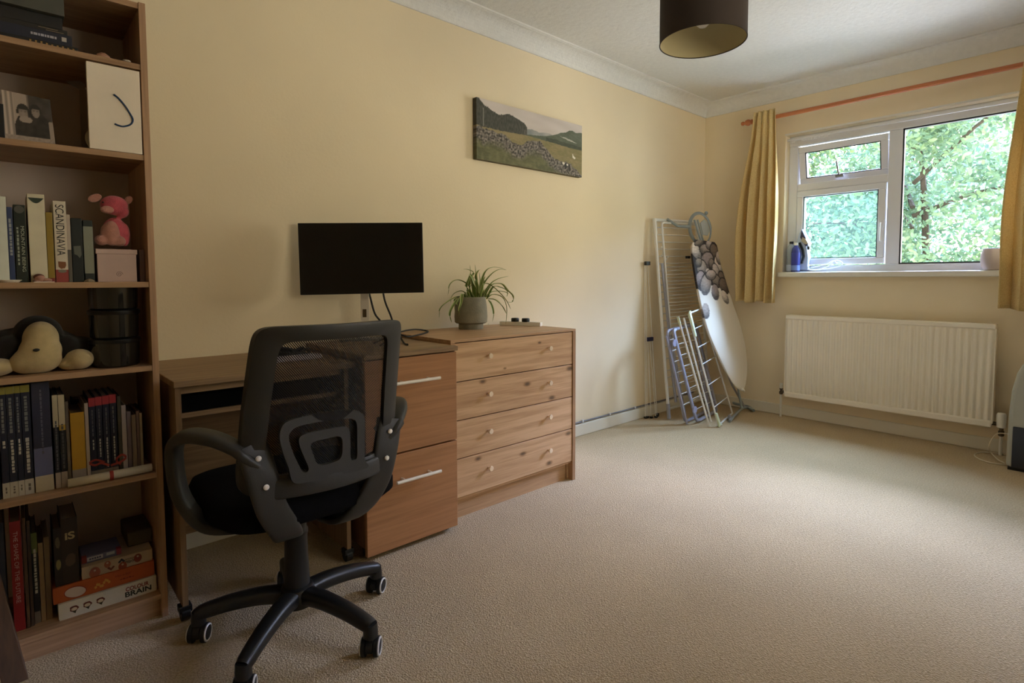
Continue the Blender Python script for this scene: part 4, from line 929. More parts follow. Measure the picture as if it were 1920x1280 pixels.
# iron rest ring and tray
m_ir = mat('blue_grey_plastic', (138,148,150), .4, var=0)
rc = PY(1313,429,2.155); ax1 = V(.80,-.60,.06).normalized(); ax2 = V(-.28,.0,1).normalized()
b = MB(); b.sweep([rc+ax1*(.080*math.cos(t))+ax2*(.118*math.sin(t)) for t in [2*math.pi*k/40 for k in range(40)]], .013, .006, side=None, n=10, closed=True)
b.build('iron_rest', m_ir, ib, smooth=True)
b = MB(); b.prism([rc+ax1*x+ax2*z+V(0,.004,0) for x, z in ((.012,.045),(.045,.07),(.070,.045),(.075,-.02),(.055,-.055),(.02,-.045))], (0,.008,0)); b.build('rest_plate', mat('pale_grey_plate', (168,172,168), .4), ib, bevel=.002)
b = MB(); b.sweep([rc+ax1*-.035+ax2*.07, rc+ax1*-.005+ax2*-.10], .008, n=8); b.sweep([rc+ax1*-.012+ax2*.07, rc+ax1*.012+ax2*-.10], .007, n=8); b.sweep([rc+ax1*.01+ax2*-.10, rc+ax1*.0+ax2*-.20], .009, n=8); b.build('rest_strut', m_ir, ib, smooth=True)
b = MB(); b.sweep([rc+ax1*-.24+ax2*.085, rc+ax1*-.17+ax2*.03, rc+ax1*-.08+ax2*.02], .011, n=8); b.build('leg_foot', m_ir, ib, smooth=True)
b = MB(); b.ell(rc+ax1*.06+ax2*.115, (.016,.012,.014), 12, 8); b.build('rest_knob', m_ir, ib, smooth=True)
# frame legs at the bottom and curved foot
f0 = PY(1386,722,1.93); f1 = PZ(1392,768,.035)
f1 = PY(1391,766,1.93)
MB().sweep([PY(1350,640,2.05), PY(1384,728,1.96), f1], .011, .008, side=(1,0,0), n=10).build('frame_leg', m_ir, ib, smooth=True)
MB().sweep([PY(1344,650,2.08), PY(1373,722,2.0), PY(1397,764,1.945)], .008, n=10).build('frame_leg', m_tg, ib, smooth=True)
MB().sweep(curve_pts([PY(1368,789,1.855), PZ(1378,778,.02), PY(1391,766,1.93), PY(1402,764,1.93), PZ(1420,767,.015)+V(-.06,0,0), PZ(1424,760,.02)+V(-.10,.05,0), PZ(1416,753,.03)+V(-.16,.10,0), PY(1398,752,2.02)], 6), .010, n=10).build('foot_bar', m_ir, ib, smooth=True)
b = MB(); p_ = PZ(1370,788,.0); b.sweep([p_+V(-.02,-.01,.014), p_+V(.04,.03,.016)], .014, n=10); b.build('rubber_foot', m_tg, ib, smooth=True)

# ------------------------------------------------------------------ things on the window sill
sz = 1.058
def clear_plastic(name, col, tint=.5):
    if name in MATS: return MATS[name]
    mt, n_, p_ = newmat(name); MATS[name] = mt; tr = n_.nodes.new('ShaderNodeBsdfTransparent'); tr.inputs['Color'].default_value = rgb(*col); mx = n_.nodes.new('ShaderNodeMixShader'); mx.inputs[0].default_value = tint
    p_.inputs['Base Color'].default_value = rgb(*col); p_.inputs['Roughness'].default_value = .15
    n_.links.new(p_.outputs[0], mx.inputs[1]); n_.links.new(tr.outputs[0], mx.inputs[2]); n_.links.new(mx.outputs[0], n_.nodes['Material Output'].inputs['Surface']); return mt
b1 = thing('bottle', (4.262, 1.672, sz), 'clear plastic bottle with a black cap on the sill beside the left curtain', 'bottle')
b = MB(); b.lathe((4.262,1.672,sz), [(.028,0),(.031,.006),(.030,.12),(.031,.165),(.024,.188),(.012,.200),(.012,.208)], 24); b.build('body', clear_plastic('clear_bottle_plastic', (190,196,204), .45), b1, smooth=True)
b = MB(); b.lathe((4.262,1.672,sz+.206), [(.0135,0),(.0135,.016)], 18); b.build('cap', m_black, b1, smooth=True)
b = MB(); b.lathe((4.262,1.672,sz+.004), [(.0318,.006),(.0316,.05)], 24, caps=False); b.build('paper_label', mat('blue_white_label', (180,190,214), .5), b1, smooth=True)
BB = PX(1491, 500, 4.232); by2 = BB.y
b2 = thing('bottle', (4.238, by2, sz), 'blue-filled bottle with a white cap on the sill beside the iron', 'bottle')
b = MB(); b.lathe((4.238,by2,sz), [(.026,0),(.029,.006),(.028,.07),(.029,.14),(.024,.168),(.012,.186),(.012,.194)], 24); b.build('body', clear_plastic('blue_bottle_plastic', (104,112,196), .55), b2, smooth=True)
b = MB(); b.lathe((4.238,by2,sz+.192), [(.014,0),(.014,.018)], 18); b.build('cap', m_white, b2, smooth=True)
b = MB(); b.lathe((4.238,by2,sz+.004), [(.0295,.05),(.0295,.135)], 24, caps=False); b.build('label_band', mat('deep_blue_label', (54,62,150), .4), b2, smooth=True)
b = MB(); b.lathe((4.238,by2,sz+.004), [(.0297,.008),(.0297,.045)], 24, caps=False); b.build('label_foot', mat('pale_blue_label', (120,150,220), .4), b2, smooth=True)
ir = thing('iron', (4.292, 1.545, sz), 'steam iron standing on its heel on the window sill', 'iron')
def ip(px, py, x=4.292): return PX(px, py, x)
sole = [(1507,505),(1500,494),(1493,445),(1502,428),(1507,436),(1515,462),(1522,480)]
b = MB(); b.prism([ip(*q, 4.266) for q in ((1496,506),(1516,506),(1514,498),(1515,482),(1513,468),(1510,452),(1503,430),(1498,438),(1494,450),(1496,466),(1503,480),(1502,494))], (.055,0,0)); b.build('body', mat('pale_blue_white_plastic', (176,188,212), .3, var=0), ir, bevel=.004)
b = MB(); b.prism([ip(*q, 4.262) for q in ((1500,445),(1503,429),(1511,446),(1515,460),(1510,462),(1504,452))], (.062,0,0)); b.build('front_cover', mat('dark_blue_grey_plastic', (62,62,92), .3, var=0), ir, bevel=.003)
b = MB(); b.prism([ip(*q, 4.259) for q in ((1502,452),(1504,444),(1511,448),(1516,457),(1509,458))], (.066,0,0)); b.build('silver_panel', mat('champagne_panel', (178,168,150), .35, .4, var=0), ir, bevel=.003)
b = MB(); b.sweep([ip(1499,455,4.262), ip(1505,468,4.262), ip(1507,480,4.262), ip(1503,494,4.262)], .008, n=8); b.build('soleplate_edge', m_black, ir, smooth=True)
b = MB(); b.cbox(ip(1516,465), (.03,.022,.022)); b.build('steam_button', m_black, ir, bevel=.003)
cable('mains_cable', [ip(1510,500), PX(1520,505.5,4.26), PX(1545,504.5,4.26), PX(1572,500,4.262), PX(1580,494,4.265), PX(1572,488.5,4.27), PX(1562,491,4.27), PX(1552,500,4.25), PX(1530,506,4.245), PX(1514,505,4.25)], .0032, 'white flex of the iron looped on the sill', mat('white_cotton_flex', (226,228,236), .6, var=0))
cable('mains_cable', [PX(1516,503.5,4.28), PX(1535,499,4.285), PX(1553,494,4.285), PX(1562,489,4.285), PX(1570,494,4.28)], .003, 'second strand of white flex behind the looped one on the sill', MATS['white_cotton_flex'])
pt = thing('plant_pot', (4.268, .552, sz), 'empty rounded pale grey pot on the sill beside the right curtain', 'pot')
b = MB(); b.lathe((4.268,.540,sz), [(.030,0),(.044,.003),(.056,.028),(.062,.062),(.060,.092),(.052,.118),(.049,.124),(.046,.122),(.049,.112),(.056,.09),(.05,.03),(.001,.012)], 40, caps=False); b.build('bowl', mat('pale_grey_ceramic', (186,172,166), .45, var=.03), pt, smooth=True)
b = MB(); b.lathe((4.268,.540,sz+.124), [(.047,0),(.0505,.002),(.047,.004)], 36, caps=False); b.build('rim', mat('dark_pot_rim', (58,50,50), .5), pt, smooth=True)

# ------------------------------------------------------------------ garden trees
def foliage(name, clumps, nleaf, size, col_a, col_b, parent, seed):
    rs = np.random.RandomState(seed); cl = np.array(clumps); wgt = cl[:,3]**2; wgt /= wgt.sum()
    idx = rs.choice(len(cl), nleaf, p=wgt); d = rs.normal(size=(nleaf,3)); d /= np.linalg.norm(d, axis=1)[:,None]; r = rs.uniform(.35, 1, nleaf)**.5
    P = cl[idx,:3]+d*(cl[idx,3]*r)[:,None]*np.array([1,1,.8])
    nn = rs.normal(size=(nleaf,3))+np.array([-.7,0,.7]); nn /= np.linalg.norm(nn, axis=1)[:,None]
    a = np.cross(nn, rs.normal(size=(nleaf,3))); a /= np.linalg.norm(a, axis=1)[:,None]; c = np.cross(nn, a); s = (size*rs.uniform(.55, 1.3, nleaf))[:,None]
    v = np.stack([P-a*s, P-a*s*.25+c*s*.42, P+a*s*.55+c*s*.34, P+a*s, P+a*s*.55-c*s*.34, P-a*s*.25-c*s*.42], 1).reshape(-1, 3)
    loc = np.array(parent.location); v -= loc
    me = bpy.data.meshes.new(name); me.vertices.add(len(v)); me.vertices.foreach_set('co', v.ravel()); me.loops.add(nleaf*6); me.loops.foreach_set('vertex_index', np.arange(nleaf*6)); me.polygons.add(nleaf)
    me.polygons.foreach_set('loop_start', np.arange(nleaf)*6); me.update(calc_edges=True)
    t = rs.uniform(0, 1, nleaf)[:,None]; cc = np.array(col_a)*(1-t)+np.array(col_b)*t; cc = np.concatenate([cc, np.ones((nleaf,1))], 1); cc = np.repeat(cc, 6, 0)
    at = me.color_attributes.new('paint', 'FLOAT_COLOR', 'POINT'); at.data.foreach_set('color', cc.ravel().astype(np.float32))
    me.materials.append(m_fol); o = bpy.data.objects.new(name, me); COL.objects.link(o); o.parent = parent; return o
m_fol, n_, p_ = newmat('garden_leaf'); at = n_.nodes.new('ShaderNodeAttribute'); at.attribute_name = 'paint'; n_.links.new(at.outputs['Color'], p_.inputs['Base Color']); p_.inputs['Roughness'].default_value = .6
tl = n_.nodes.new('ShaderNodeBsdfTranslucent'); n_.links.new(at.outputs['Color'], tl.inputs['Color']); mx = n_.nodes.new('ShaderNodeMixShader'); mx.inputs[0].default_value = .4
n_.links.new(p_.outputs[0], mx.inputs[1]); n_.links.new(tl.outputs[0], mx.inputs[2]); n_.links.new(mx.outputs[0], n_.nodes['Material Output'].inputs['Surface'])
m_bark = mat('grey_bark', (70,62,54), .9, var=.3, vscale=12)
def tree(name, base, h, R, label, seed, nleaf, size, ca, cb_):
    rnd = random.Random(seed); t = thing(name, (base[0], base[1], -2.7), label, 'tree', 'garden trees beyond the window')
    b = MB(); B = V(base[0], base[1], -2.7); tp = B+V(0,0,h); mid = B.lerp(tp, .55)+V(.1,-.15,0)
    b.sweep(curve_pts([B, mid, tp], 6), [.07*(1-k/13) +.012 for k in range(13)], n=10)
    cl = []
    for k in range(16):
        s_ = B.lerp(tp, rnd.uniform(.45, .95)); a = rnd.uniform(0, 6.28); d = V(math.cos(a), math.sin(a), rnd.uniform(.0,.6))*rnd.uniform(.5, 1)*R
        b.sweep(curve_pts([s_, s_+d*.5+V(0,0,.15), s_+d], 4), [.03,.027,.024,.02,.017,.014,.011,.009,.006], n=6)
        cl.append((*(s_+d*.8), R*rnd.uniform(.30,.45))); cl.append((*(s_+d*.45), R*rnd.uniform(.25,.4)))
    b.build('trunk', m_bark, t, smooth=True)
    foliage('crown', cl, nleaf, size, ca, cb_, t, seed)
TG = [rgb(*c)[:3] for c in ((84,118,98),(132,160,118),(88,124,110),(142,168,110),(98,126,100),(146,168,134))]
tree('tree', (8.6, 1.9), 6.2, 1.9, 'leafy green tree close behind the large fixed window pane', 21, 46000, .040, TG[0], TG[1])
tree('tree', (9.6, 3.9), 6.4, 2.0, 'leafy blue-green tree behind the small opening casements', 22, 46000, .040, TG[2], TG[3])
tree('tree', (11.2, 2.6), 7.0, 2.4, 'paler tree standing behind and between the two nearer trees', 23, 36000, .050, TG[4], TG[5])
# ------------------------------------------------------------------ what stands on the bookcase shelves
BF = 1.945          # front plane of most books
def col(*c): return mat('print_%02x%02x%02x' % c, c, .55, var=.05, vscale=30)
m_pages = mat('paper_pages', (128,116,96), .85, var=.05, vscale=200)
def book(px0, px1, ptop, z, colr, label, yf=BF, depth=.15, bands=(), group=None, lean=0, ymid=None, h=None):
    """a closed book standing on its tail, spine to the room; px0, px1, ptop locate its spine in the photograph"""
    pm = ymid if ymid else ptop+60
    x0, x1 = PY(px0, pm, yf).x, PY(px1, pm, yf).x-.0006; zt_ = PY((px0+px1)/2, ptop, yf).z if h is None else z+h
    zt_ = max(zt_, z+.05); w = x1-x0
    b = MB(); t = min(.0022, w*.2)
    b.box(x0, x1, yf, yf+t, z, zt_); b.box(x0, x0+t, yf+t, yf+depth, z, zt_); b.box(x1-t, x1, yf+t, yf+depth, z, zt_)
    o = b.build('book', col(*colr), None, bevel=.0008, label=label, cat='book', group=group)
    MB().box(x0+t, x1-t, yf+t, yf+depth-.004, z+.002, zt_-.003).build('pages', m_pages, o)
    for a, c, cc in bands:      # coloured bands printed across the spine, from bottom a to top c (fractions)
        H = zt_-z; MB().box(x0-.0003, x1+.0003, yf-.0005, yf+.012, z+H*a, z+H*c).build('spine_band', col(*cc), o)
    return o, x0, x1, zt_
def spine_text(o, s_, x0, x1, za, zb, c, size=.6, yf=BF, name='spine_title', bold=0, off=0):
    """lettering running down the spine from za (top) to zb"""
    w = x1-x0; hgt = w*size
    text(name, s_, col(*c), o, ((x0+x1)/2-hgt*.5+off*w, yf-.0009, za), (0,0,-1), (1,0,0), hgt, width=za-zb, off=-0.0003, bold=bold)
def marks(o, x0, x1, za, zb, c, yf=BF, w=.34, n=6, seed=1, off=0):
    """small printing too small to read in the photograph: a row of short dashes down the spine"""
    r = random.Random(seed); b = MB(); z = za; W = (x1-x0)*w; xc = (x0+x1)/2+off*(x1-x0)
    while z > zb+.004:
        l = r.uniform(.004, .011); l = min(l, z-zb); b.box(xc-W/2*r.uniform(.7, 1), xc+W/2*r.uniform(.7, 1), yf-.0011, yf-.0004, z-l, z); z -= l+r.uniform(.0015, .003)
    b.build('spine_lettering', col(*c), o)
# row 3 ------------------------------------------------------------
z3 = SH[2]
o, a, c, t = book(-30, 14, 367, z3, (214,216,202), 'white spined book at the far left of the third shelf', group=None); 
o, a, c, t = book(15, 26, 388, z3, (52,66,104), 'slim blue book between the white book and the dark green one'); marks(o, a, c, t-.03, z3+.07, (150,156,160), seed=2, w=.5)
o, a, c, t = book(27, 50, 384, z3, (24,34,26), 'dark green book with pale upright lettering, beside the tall cream book'); spine_text(o, 'MOUNTAIN BEING', a, c, t-.055, z3+.028, (176,180,160), .30, off=.20); marks(o, a, c, t-.058, z3+.045, (150,156,140), seed=3, w=.2, off=-.22)
b = MB(); b.lathe(((a+c)/2, BF-.0005, t-.012), [((c-a)*.42,0),((c-a)*.42,-.0006)], 20, 'y'); b.build('spine_emblem', col(86,84,76), o)
o, a, c, t = book(53, 86, 364, z3, (216,206,178), 'tall thick cream book with a dark green crescent near the top of its spine')
b = MB(); n_ = 14; xm = (a+c)/2; W = (c-a)*.46
b.prism([(xm-W+2*W*k/n_, BF-.0003, t-.010) for k in range(n_+1)]+[(xm+W-2*W*k/n_, BF-.0003, t-.010-.014*math.sin(math.pi*k/n_)) for k in range(1, n_)], (0,-.0008,0)); b.build('spine_emblem', col(46,58,46), o)
o, a, c, t = book(88, 101, 398, z3, (146,120,38), 'olive yellow book between the tall cream book and the white lettered one', bands=[(.0,.06,(120,40,36))])
o, a, c, t = book(101.5, 126, 377, z3, (214,202,182), 'white book with black capitals down its spine and a red foot', bands=[(.0,.155,(150,62,56))])
spine_text(o, 'SCANDINAVIA', a, c, t-.010, z3+.072, (24,22,20), .66)
b = MB(); b.prism([((a+c)/2+dx*(c-a), BF-.0004, z3+dz_) for dx, dz_ in ((-.3,.056),(.3,.055),(.33,.046),(.22,.038),(-.1,.036),(-.28,.042))], (0,-.0008,0)); b.build('spine_picture', col(132,82,46), o)
b = MB(); b.prism([((a+c)/2+(c-a)*.34*math.cos(q), BF-.0004, z3+.030+.0045*math.sin(q)) for q in [2*math.pi*k/20 for k in range(20)]], (0,-.0008,0)); b.build('spine_picture', col(120,116,100), o)
o, a, c, t = book(126.5, 134, 402, z3, (188,172,156), 'narrow pale book squeezed beside the white lettered book, grey lower half', bands=[(0,.48,(92,86,76))])
o, a, c, t = book(135, 156, 409, z3, (22,28,26), 'black book with a pale grey patch, right of the narrow pale book'); b = MB(); b.prism([((a+c)/2+dx*(c-a), BF-.0004, z3+dz_) for dx, dz_ in ((-.35,.098),(.3,.10),(.36,.075),(.18,.066),(-.05,.074),(-.3,.076))], (0,-.0008,0)); b.build('spine_picture', col(96,98,88), o)
o, a, c, t = book(158, 176, 413, z3, (30,36,32), 'dark book with a long grey-green label, left of the pale lidded box', bands=[(.14,.90,(134,136,120))])
# small things in front
ds = thing('silver_dish', (PY(20,524,1.932).x, 1.933, z3), 'small silver dish at the front of the third shelf, far left', 'dish')
b = MB(); cxd = PY(16,524,1.935).x; b.lathe((cxd, 1.948, z3), [(.02,0),(.022,.002),(.027,.006),(.026,.007),(.021,.003),(.001,.003)], 30, caps=False); b.build('bowl', m_chrome, ds, smooth=True)
tag(ds)
bu = thing('clay_figurine', (PY(84,520,1.93).x, 1.93, z3), 'small pinkish clay baby figurine lying at the front foot of the tall cream book', 'figurine')
xb = PY(74,515,1.932).x; yb_ = 1.934
b = MB(); b.ell((xb, yb_, z3+.0105), (.0115,.009,.0105)); b.ell((xb+.014, yb_, z3+.0055), (.012,.007,.0055)); b.ell((xb-.006, yb_-.004, z3+.004), (.008,.005,.004)); o = b.build('body', mat('pink_clay', (168,122,104), .6), bu, smooth=True)
b = MB(); b.ell((xb-.001, yb_+.001, z3+.0135), (.0118,.0085,.009)); b.build('hair', mat('brown_clay', (92,48,36), .6), bu, smooth=True)
MB().box(xb-.012, xb+.030, yb_-.010, yb_+.006, z3, z3+.0018).build('base', m_chrome, bu, bevel=.0005)
b = MB(); xs = PY(168,523,1.932).x; b.lathe((xs, 1.938, z3), [(.013,0),(.014,.002),(.009,.006),(.003,.009)], 7); b.build('pebble', mat('buff_stone', (148,132,108), .8), None, smooth=False, bevel=.001, label='small buff stone at the shelf front beside the pale lidded box', cat='stone')
# lidded box and pink soft toy
x0, x1 = PY(181,500,1.95).x, PY(258,500,1.95).x; zl = PY(220,467,1.95).z
tb = thing('trinket_box', ((x0+x1)/2, 1.985, z3), 'pale pink lidded box with an embossed swirl, under the pink soft toy', 'box')
m_pb = mat('pale_pink_card', (204,176,166), .6, var=.05, vscale=20)
MB().box(x0+.002, x1-.002, 1.952, 2.02, z3, zl-.012).build('box_body', m_pb, tb, bevel=.001)
MB().box(x0-.0005, x1+.0005, 1.9495, 2.0225, zl-.014, zl).build('lid', m_pb, tb, bevel=.001)
xm = (x0+x1)/2+.004; zm = z3+.022; b = MB(); b.sweep([(xm+.0085*(1-k/26)*math.cos(k*.5), 1.9515, zm+.0085*(1-k/26)*math.sin(k*.5)) for k in range(24)], .0007, n=5); b.build('embossed_swirl', mat('grey_emboss', (150,128,120), .6), tb, smooth=True)
b = MB(); b.box(PY(262,500,1.975).x, .3085, 1.975, 2.06, z3, PY(268,468,1.975).z); b.build('carton', mat('mauve_card', (150,130,130), .7), None, bevel=.001, label='mauve grey carton between the lidded box and the bookcase side', cat='box')
m_pink = mat('pink_plush', (206,92,104), .95, var=.15, vscale=60, bump=.6, bscale=400, sheen=.3); m_pale = mat('pale_pink_plush', (196,140,124), .95, var=.1, vscale=60, bump=.6, bscale=400, sheen=.3)
pg = thing('soft_toy', (PY(212,462,1.975).x, 1.98, zl), 'small pink soft toy with pale belly sitting on the lidded box', 'soft toy')
def pp3(px, py, y=1.975): return PY(px, py, y)
def blob(name, parts, mt, parent, vox=.0022, **k):
    b = MB()
    for p in parts: b.ell(*p)
    o = b.build(name, mt, parent, smooth=True, angle=180, **k); md = o.modifiers.new('merge', 'REMESH'); md.mode = 'VOXEL'; md.voxel_size = vox; md.use_smooth_shade = True
    md = o.modifiers.new('soften', 'SMOOTH'); md.iterations = 3; md.factor = .6; return o
hc = pp3(214,385); bd = pp3(213,436)
blob('body', [(hc,(.034,.027,.028)), (bd+V(.004,.004,.004),(.030,.026,.040)), (pp3(233,440),(.014,.016,.034)), (pp3(228,396),(.018,.018,.020))], m_pink, pg, vox=.0028)
blob('belly', [(bd+V(-.006,-.012,-.003),(.021,.018,.036)), (pp3(190,450,1.965),(.017,.018,.015)), (pp3(224,452,1.963),(.016,.017,.015)), (pp3(196,438,1.968),(.010,.012,.026))], m_pale, pg, vox=.0028)
blob('muzzle', [(pp3(201,393,1.954),(.0165,.011,.011))], m_pale, pg)
for sx_, px, py in ((-1,178,371),(1,241,375)):
    e = MB(); e.ell(pp3(px, py), (.017 if sx_ < 0 else .009,.005,.0105 if sx_ < 0 else .013), M=Matrix.Rotation(.5*sx_, 3, 'Y')); e.build('ear', m_pale, pg, smooth=True)
for px in (193, 214): e = MB(); e.ell(pp3(px, 379, 1.951), (.0024,.0018,.0024), 8, 6); e.build('eye', m_black, pg, smooth=True)

# row 1 (top): flat things and boxes
z1 = SH[0]
def flat(name, px0, px1, p_top, p_bot, colr, label, cat, yf=1.94, depth=.2, **k):
    x0, x1 = PY(px0, (p_top+p_bot)/2, yf).x, PY(px1, (p_top+p_bot)/2, yf).x; zb = PY(px1, p_bot, yf).z; zt_ = PY(px1, p_top, yf).z; return x0, x1, zb, zt_
X0 = -.13
def slab(nm, x1, za, zb, colr, label, cat, yf, depth=.20, x0=X0, bev=.001):
    return MB().box(x0, x1, yf, yf+depth, za, zb).build(nm, col(*colr), None, bevel=bev, label=label, cat=cat)
xb1, xb2, xb3 = PY(146,88,1.94).x, PY(135,74,1.944).x, PY(126,56,1.95).x; t1, t2, t3 = z1+.0125, z1+.0125+.029, z1+.0125+.029+.013
o = slab('book', xb1, z1, t1, (22,20,20), 'black book with gold specks, bottom of the flat pile on the top shelf', 'book', 1.938)
b = MB(); r_ = random.Random(4)
for k in range(9): x = xb1-.012-.011*k; b.box(x, x+.004, 1.9372, 1.938, z1+.003, z1+.007+.003*r_.random())
b.build('gold_speck', col(150,116,62), o)
o = slab('book', xb2, t1+.0002, t2, (30,32,48), 'thick navy book with white lettering in the flat pile on the top shelf', 'book', 1.942)
marks2 = MB()
r_ = random.Random(8); x = xb2-.085
while x < xb2-.032: l = r_.uniform(.003,.008); marks2.box(x, x+l, 1.9412, 1.942, t1+.012, t1+.018); x += l+.0015
marks2.build('cover_lettering', col(170,168,176), o); MB().box(xb2-.022, xb2-.012, 1.9412, 1.942, t1+.010, t1+.021).build('price_label', col(186,178,172), o)
o = slab('book', xb3, t2+.0002, t3, (34,30,28), 'dark slim book with silver lines, top of the flat pile on the top shelf', 'book', 1.948)
b = MB(); b.box(xb3-.045, xb3-.008, 1.9472, 1.948, t2+.003, t2+.0045); b.box(xb3-.06, xb3-.02, 1.9472, 1.948, t2+.008, t2+.0092); b.build('silver_line', col(138,120,96), o)
xb4 = PY(121,35,1.93).x
cx_ = thing('storage_box', (xb4-.08, 2.02, t3), 'dark grey lidded box on the pile of books, top left of the bookcase', 'box')
MB().box(X0, xb4-.004, 1.948, 2.12, t3+.0002, t3+.030).build('box_body', col(28,26,26), cx_, bevel=.001)
MB().box(X0, xb4, 1.930, 2.13, t3+.0302, t3+.078).build('lid', col(74,74,66), cx_, bevel=.001)
sh = thing('seashell', (PY(192,97,1.95).x, 1.934, z1), 'small pinkish ribbed shell on the top shelf', 'shell')
xs = PY(193,98,1.935).x; b = MB(); pts = []
for i in range(9):
    t = i/8; pts.append([V(xs-.016+.032*t, 1.936-.008*math.sin(math.pi*(.15+.7*t))*(j/6), z1+.0005+(.013*math.sin(math.pi*(.1+.8*t))+(.0012 if i % 2 else 0))*(1-(j/6)**2)) for j in range(-6, 7)])
b.grid(pts); b.build('shell_body', mat('pink_shell', (170,128,104), .5), sh, smooth=True, solid=.001)
b = MB(); xs = PY(237,106,1.935).x; b.ell((xs, 1.932, z1+.004), (.010,.007,.004)); b.build('shell', mat('white_shell', (196,186,170), .5), None, smooth=True, label='tiny white shell at the right end of the top shelf', cat='shell')

# row 2: photo print, canvas, plate
z2 = SH[1]
def photo(u, v):
    g = .30+.10*noise2(u, v, 12)
    if u < .5 and v > .12: g = .62+.25*math.sin(u*60)*(u < .22) - (.25 if u > .42 and v < .75 else 0)
    if u > .52 and v > .5: g = .10+.05*noise2(u, v, 6)
    if ((u-.60)/.40)**2+((v-.22)/.46)**2 < 1 and v > .12: g = .055+.03*noise2(u, v, 9)
    for fx, fy, fw, fh in ((.40,.60,.115,.155),(.66,.66,.10,.14)):
        r2 = ((u-fx)/fw)**2+((v-fy)/fh)**2
        if r2 < 1.5 and v > fy-.02: g = .05
        if r2 < .72: g = .50-.30*max(0, (v-fy)/fh)-.12*abs(u-fx)/fw if v < fy+fh*.45 else .05
        if abs(v-fy-.03) < .008 and .02 < abs(u-fx) < .05: g = .15
    if ((u-.44)/.13)**2+((v-.47)/.07)**2 < 1: g = .55
    if v < .12: g = .50+.15*noise2(u, v, 20)
    if u > .90 and v < .5 and v > .1: g = .52
    return tuple(max(0, g)*k for k in (.72,.58,.48))
pht = thing('photo_print', (PY(57,265,1.96).x, 1.96, z2), 'black and white print of two people leaning on the second shelf', 'photograph')
q = [PY(*p) for p in ((11,258,1.952),(104,267,1.952))]; zt0, zt1 = PY(8,171,1.975).z, PY(98,192,1.975).z
painted('photo_face', (q[0].x,1.952,z2+.001), (q[1].x,1.952,z2+.001), (q[1].x-.006,1.975,zt1+.006), (q[0].x-.004,1.975,zt1+.012), 60, 60, photo, attr_mat('printed_paper', .5), pht)
b = MB(); b.prism([(q[0].x,1.9532,z2), (q[1].x,1.9532,z2), (q[1].x-.006,1.9762,zt1+.005), (q[0].x-.004,1.9762,zt1+.011)], (0,.0012,0)); b.prism([((q[0].x+q[1].x)/2-.01,1.955,z2),((q[0].x+q[1].x)/2+.01,1.955,z2),((q[0].x+q[1].x)/2,1.966,z2+.06)], (0,.03,0)); b.build('mount_board', col(30,26,24), pht)
MB().box(X0, PY(8,230,1.95).x, 1.95, 2.02, z2, z2+.09).build('box', col(16,15,15), None, bevel=.001, label='black box at the left end of the second shelf beside the photo print', cat='box')
p00, p10, p01, p11 = PY(168,277,1.925), PY(268,288,1.925), PY(163,117,1.93), PY(263,137,1.93)
cz0, cz1 = z2, 1.6095; ca, cb2 = .1835, .3050
c2 = thing('canvas', ((ca+cb2)/2, 1.93, z2), 'blank cream canvas with one curved blue brush stroke standing on the second shelf', 'painting')
MB().box(ca, cb2, 1.918, 1.934, cz0, cz1).build('stretched_canvas', mat('cream_canvas', (236,222,202), .8, var=.04, vscale=9, bump=.15, bscale=700), c2, bevel=.001)
st = [PY(x, y, 1.9168) for x, y in ((213,177),(222,184),(234,198),(243,212),(249,224),(245,233),(232,237),(222,235),(215,232))]
MB().sweep(curve_pts(st, 5), .0026, .0024, side=None, n=8).build('brush_stroke', mat('deep_blue_paint', (30,60,96), .4), c2, smooth=True)
b = MB(); pc_ = PY(163,256,1.965); b.lathe((pc_.x+.032, 1.968, z2+.036), [(.001,0),(.036,0),(.036,.004),(.001,.006)], 36, 'y', caps=False); b.build('plate', mat('cream_ceramic', (206,190,160), .4), None, smooth=True, label='cream round plate standing behind the blank canvas', cat='plate')
q = PY(140,160,2.12); b = MB(); b.prism([PY(123,152,2.13), PY(150,151,2.13), PY(160,158,2.13), PY(160,169,2.13), PY(146,167,2.13)], (0,.001,0)); 
b.box(PY(150,200,2.13).x, PY(160,200,2.13).x+.05, 2.131, 2.134, z2, PY(150,168,2.13).z+.004)
b.build('folded_card', mat('grey_card', (150,138,124), .7), None, label='grey card poking out above and behind the blank canvas', cat='card')

# row 4: sheepdog toy and stacked tubs
z4 = SH[3]
m_crm = mat('cream_plush', (200,178,130), .98, var=.10, vscale=45, bump=.6, bscale=800, sheen=.3); m_dkf = mat('black_plush', (26,22,19), .98, var=.2, vscale=50, bump=.6, bscale=800, sheen=.2)
dog = thing('soft_toy_dog', (PY(80,680,2.0).x, 2.02, z4), 'black and cream sheepdog soft toy lying on the fourth shelf', 'soft toy')
def P4(px, py, y): return PY(px, py, y)
hd = P4(72,648,1.99)
blob('body', [(V(hd.x-.02, 2.07, z4+.062), (.120,.060,.060)), (V(hd.x+.002, 2.04, z4+.100), (.056,.045,.054)), (V(hd.x+.085, 2.04, z4+.045), (.060,.045,.045)), (V(hd.x-.10, 2.05, z4+.055), (.06,.045,.055)), (V(hd.x-.060, 2.015, z4+.055), (.034,.03,.050)), (V(hd.x+.062, 2.012, z4+.052), (.032,.03,.046))], m_dkf, dog, vox=.005)
blob('head', [(V(hd.x+.006, 1.99, z4+.090), (.040,.038,.050)), (V(hd.x+.004, 1.982, z4+.060), (.047,.036,.046)), (V(hd.x-.004, 1.978, z4+.038), (.054,.036,.039)), (V(hd.x-.022, 1.98, z4+.031), (.042,.036,.031))], m_crm, dog, vox=.004)
blob('paw', [(V(P4(149,668,1.97).x, 1.98, z4+.029), (.034,.036,.029)), (V(P4(132,680,1.97).x, 1.985, z4+.018), (.028,.030,.018))], m_crm, dog, vox=.004)
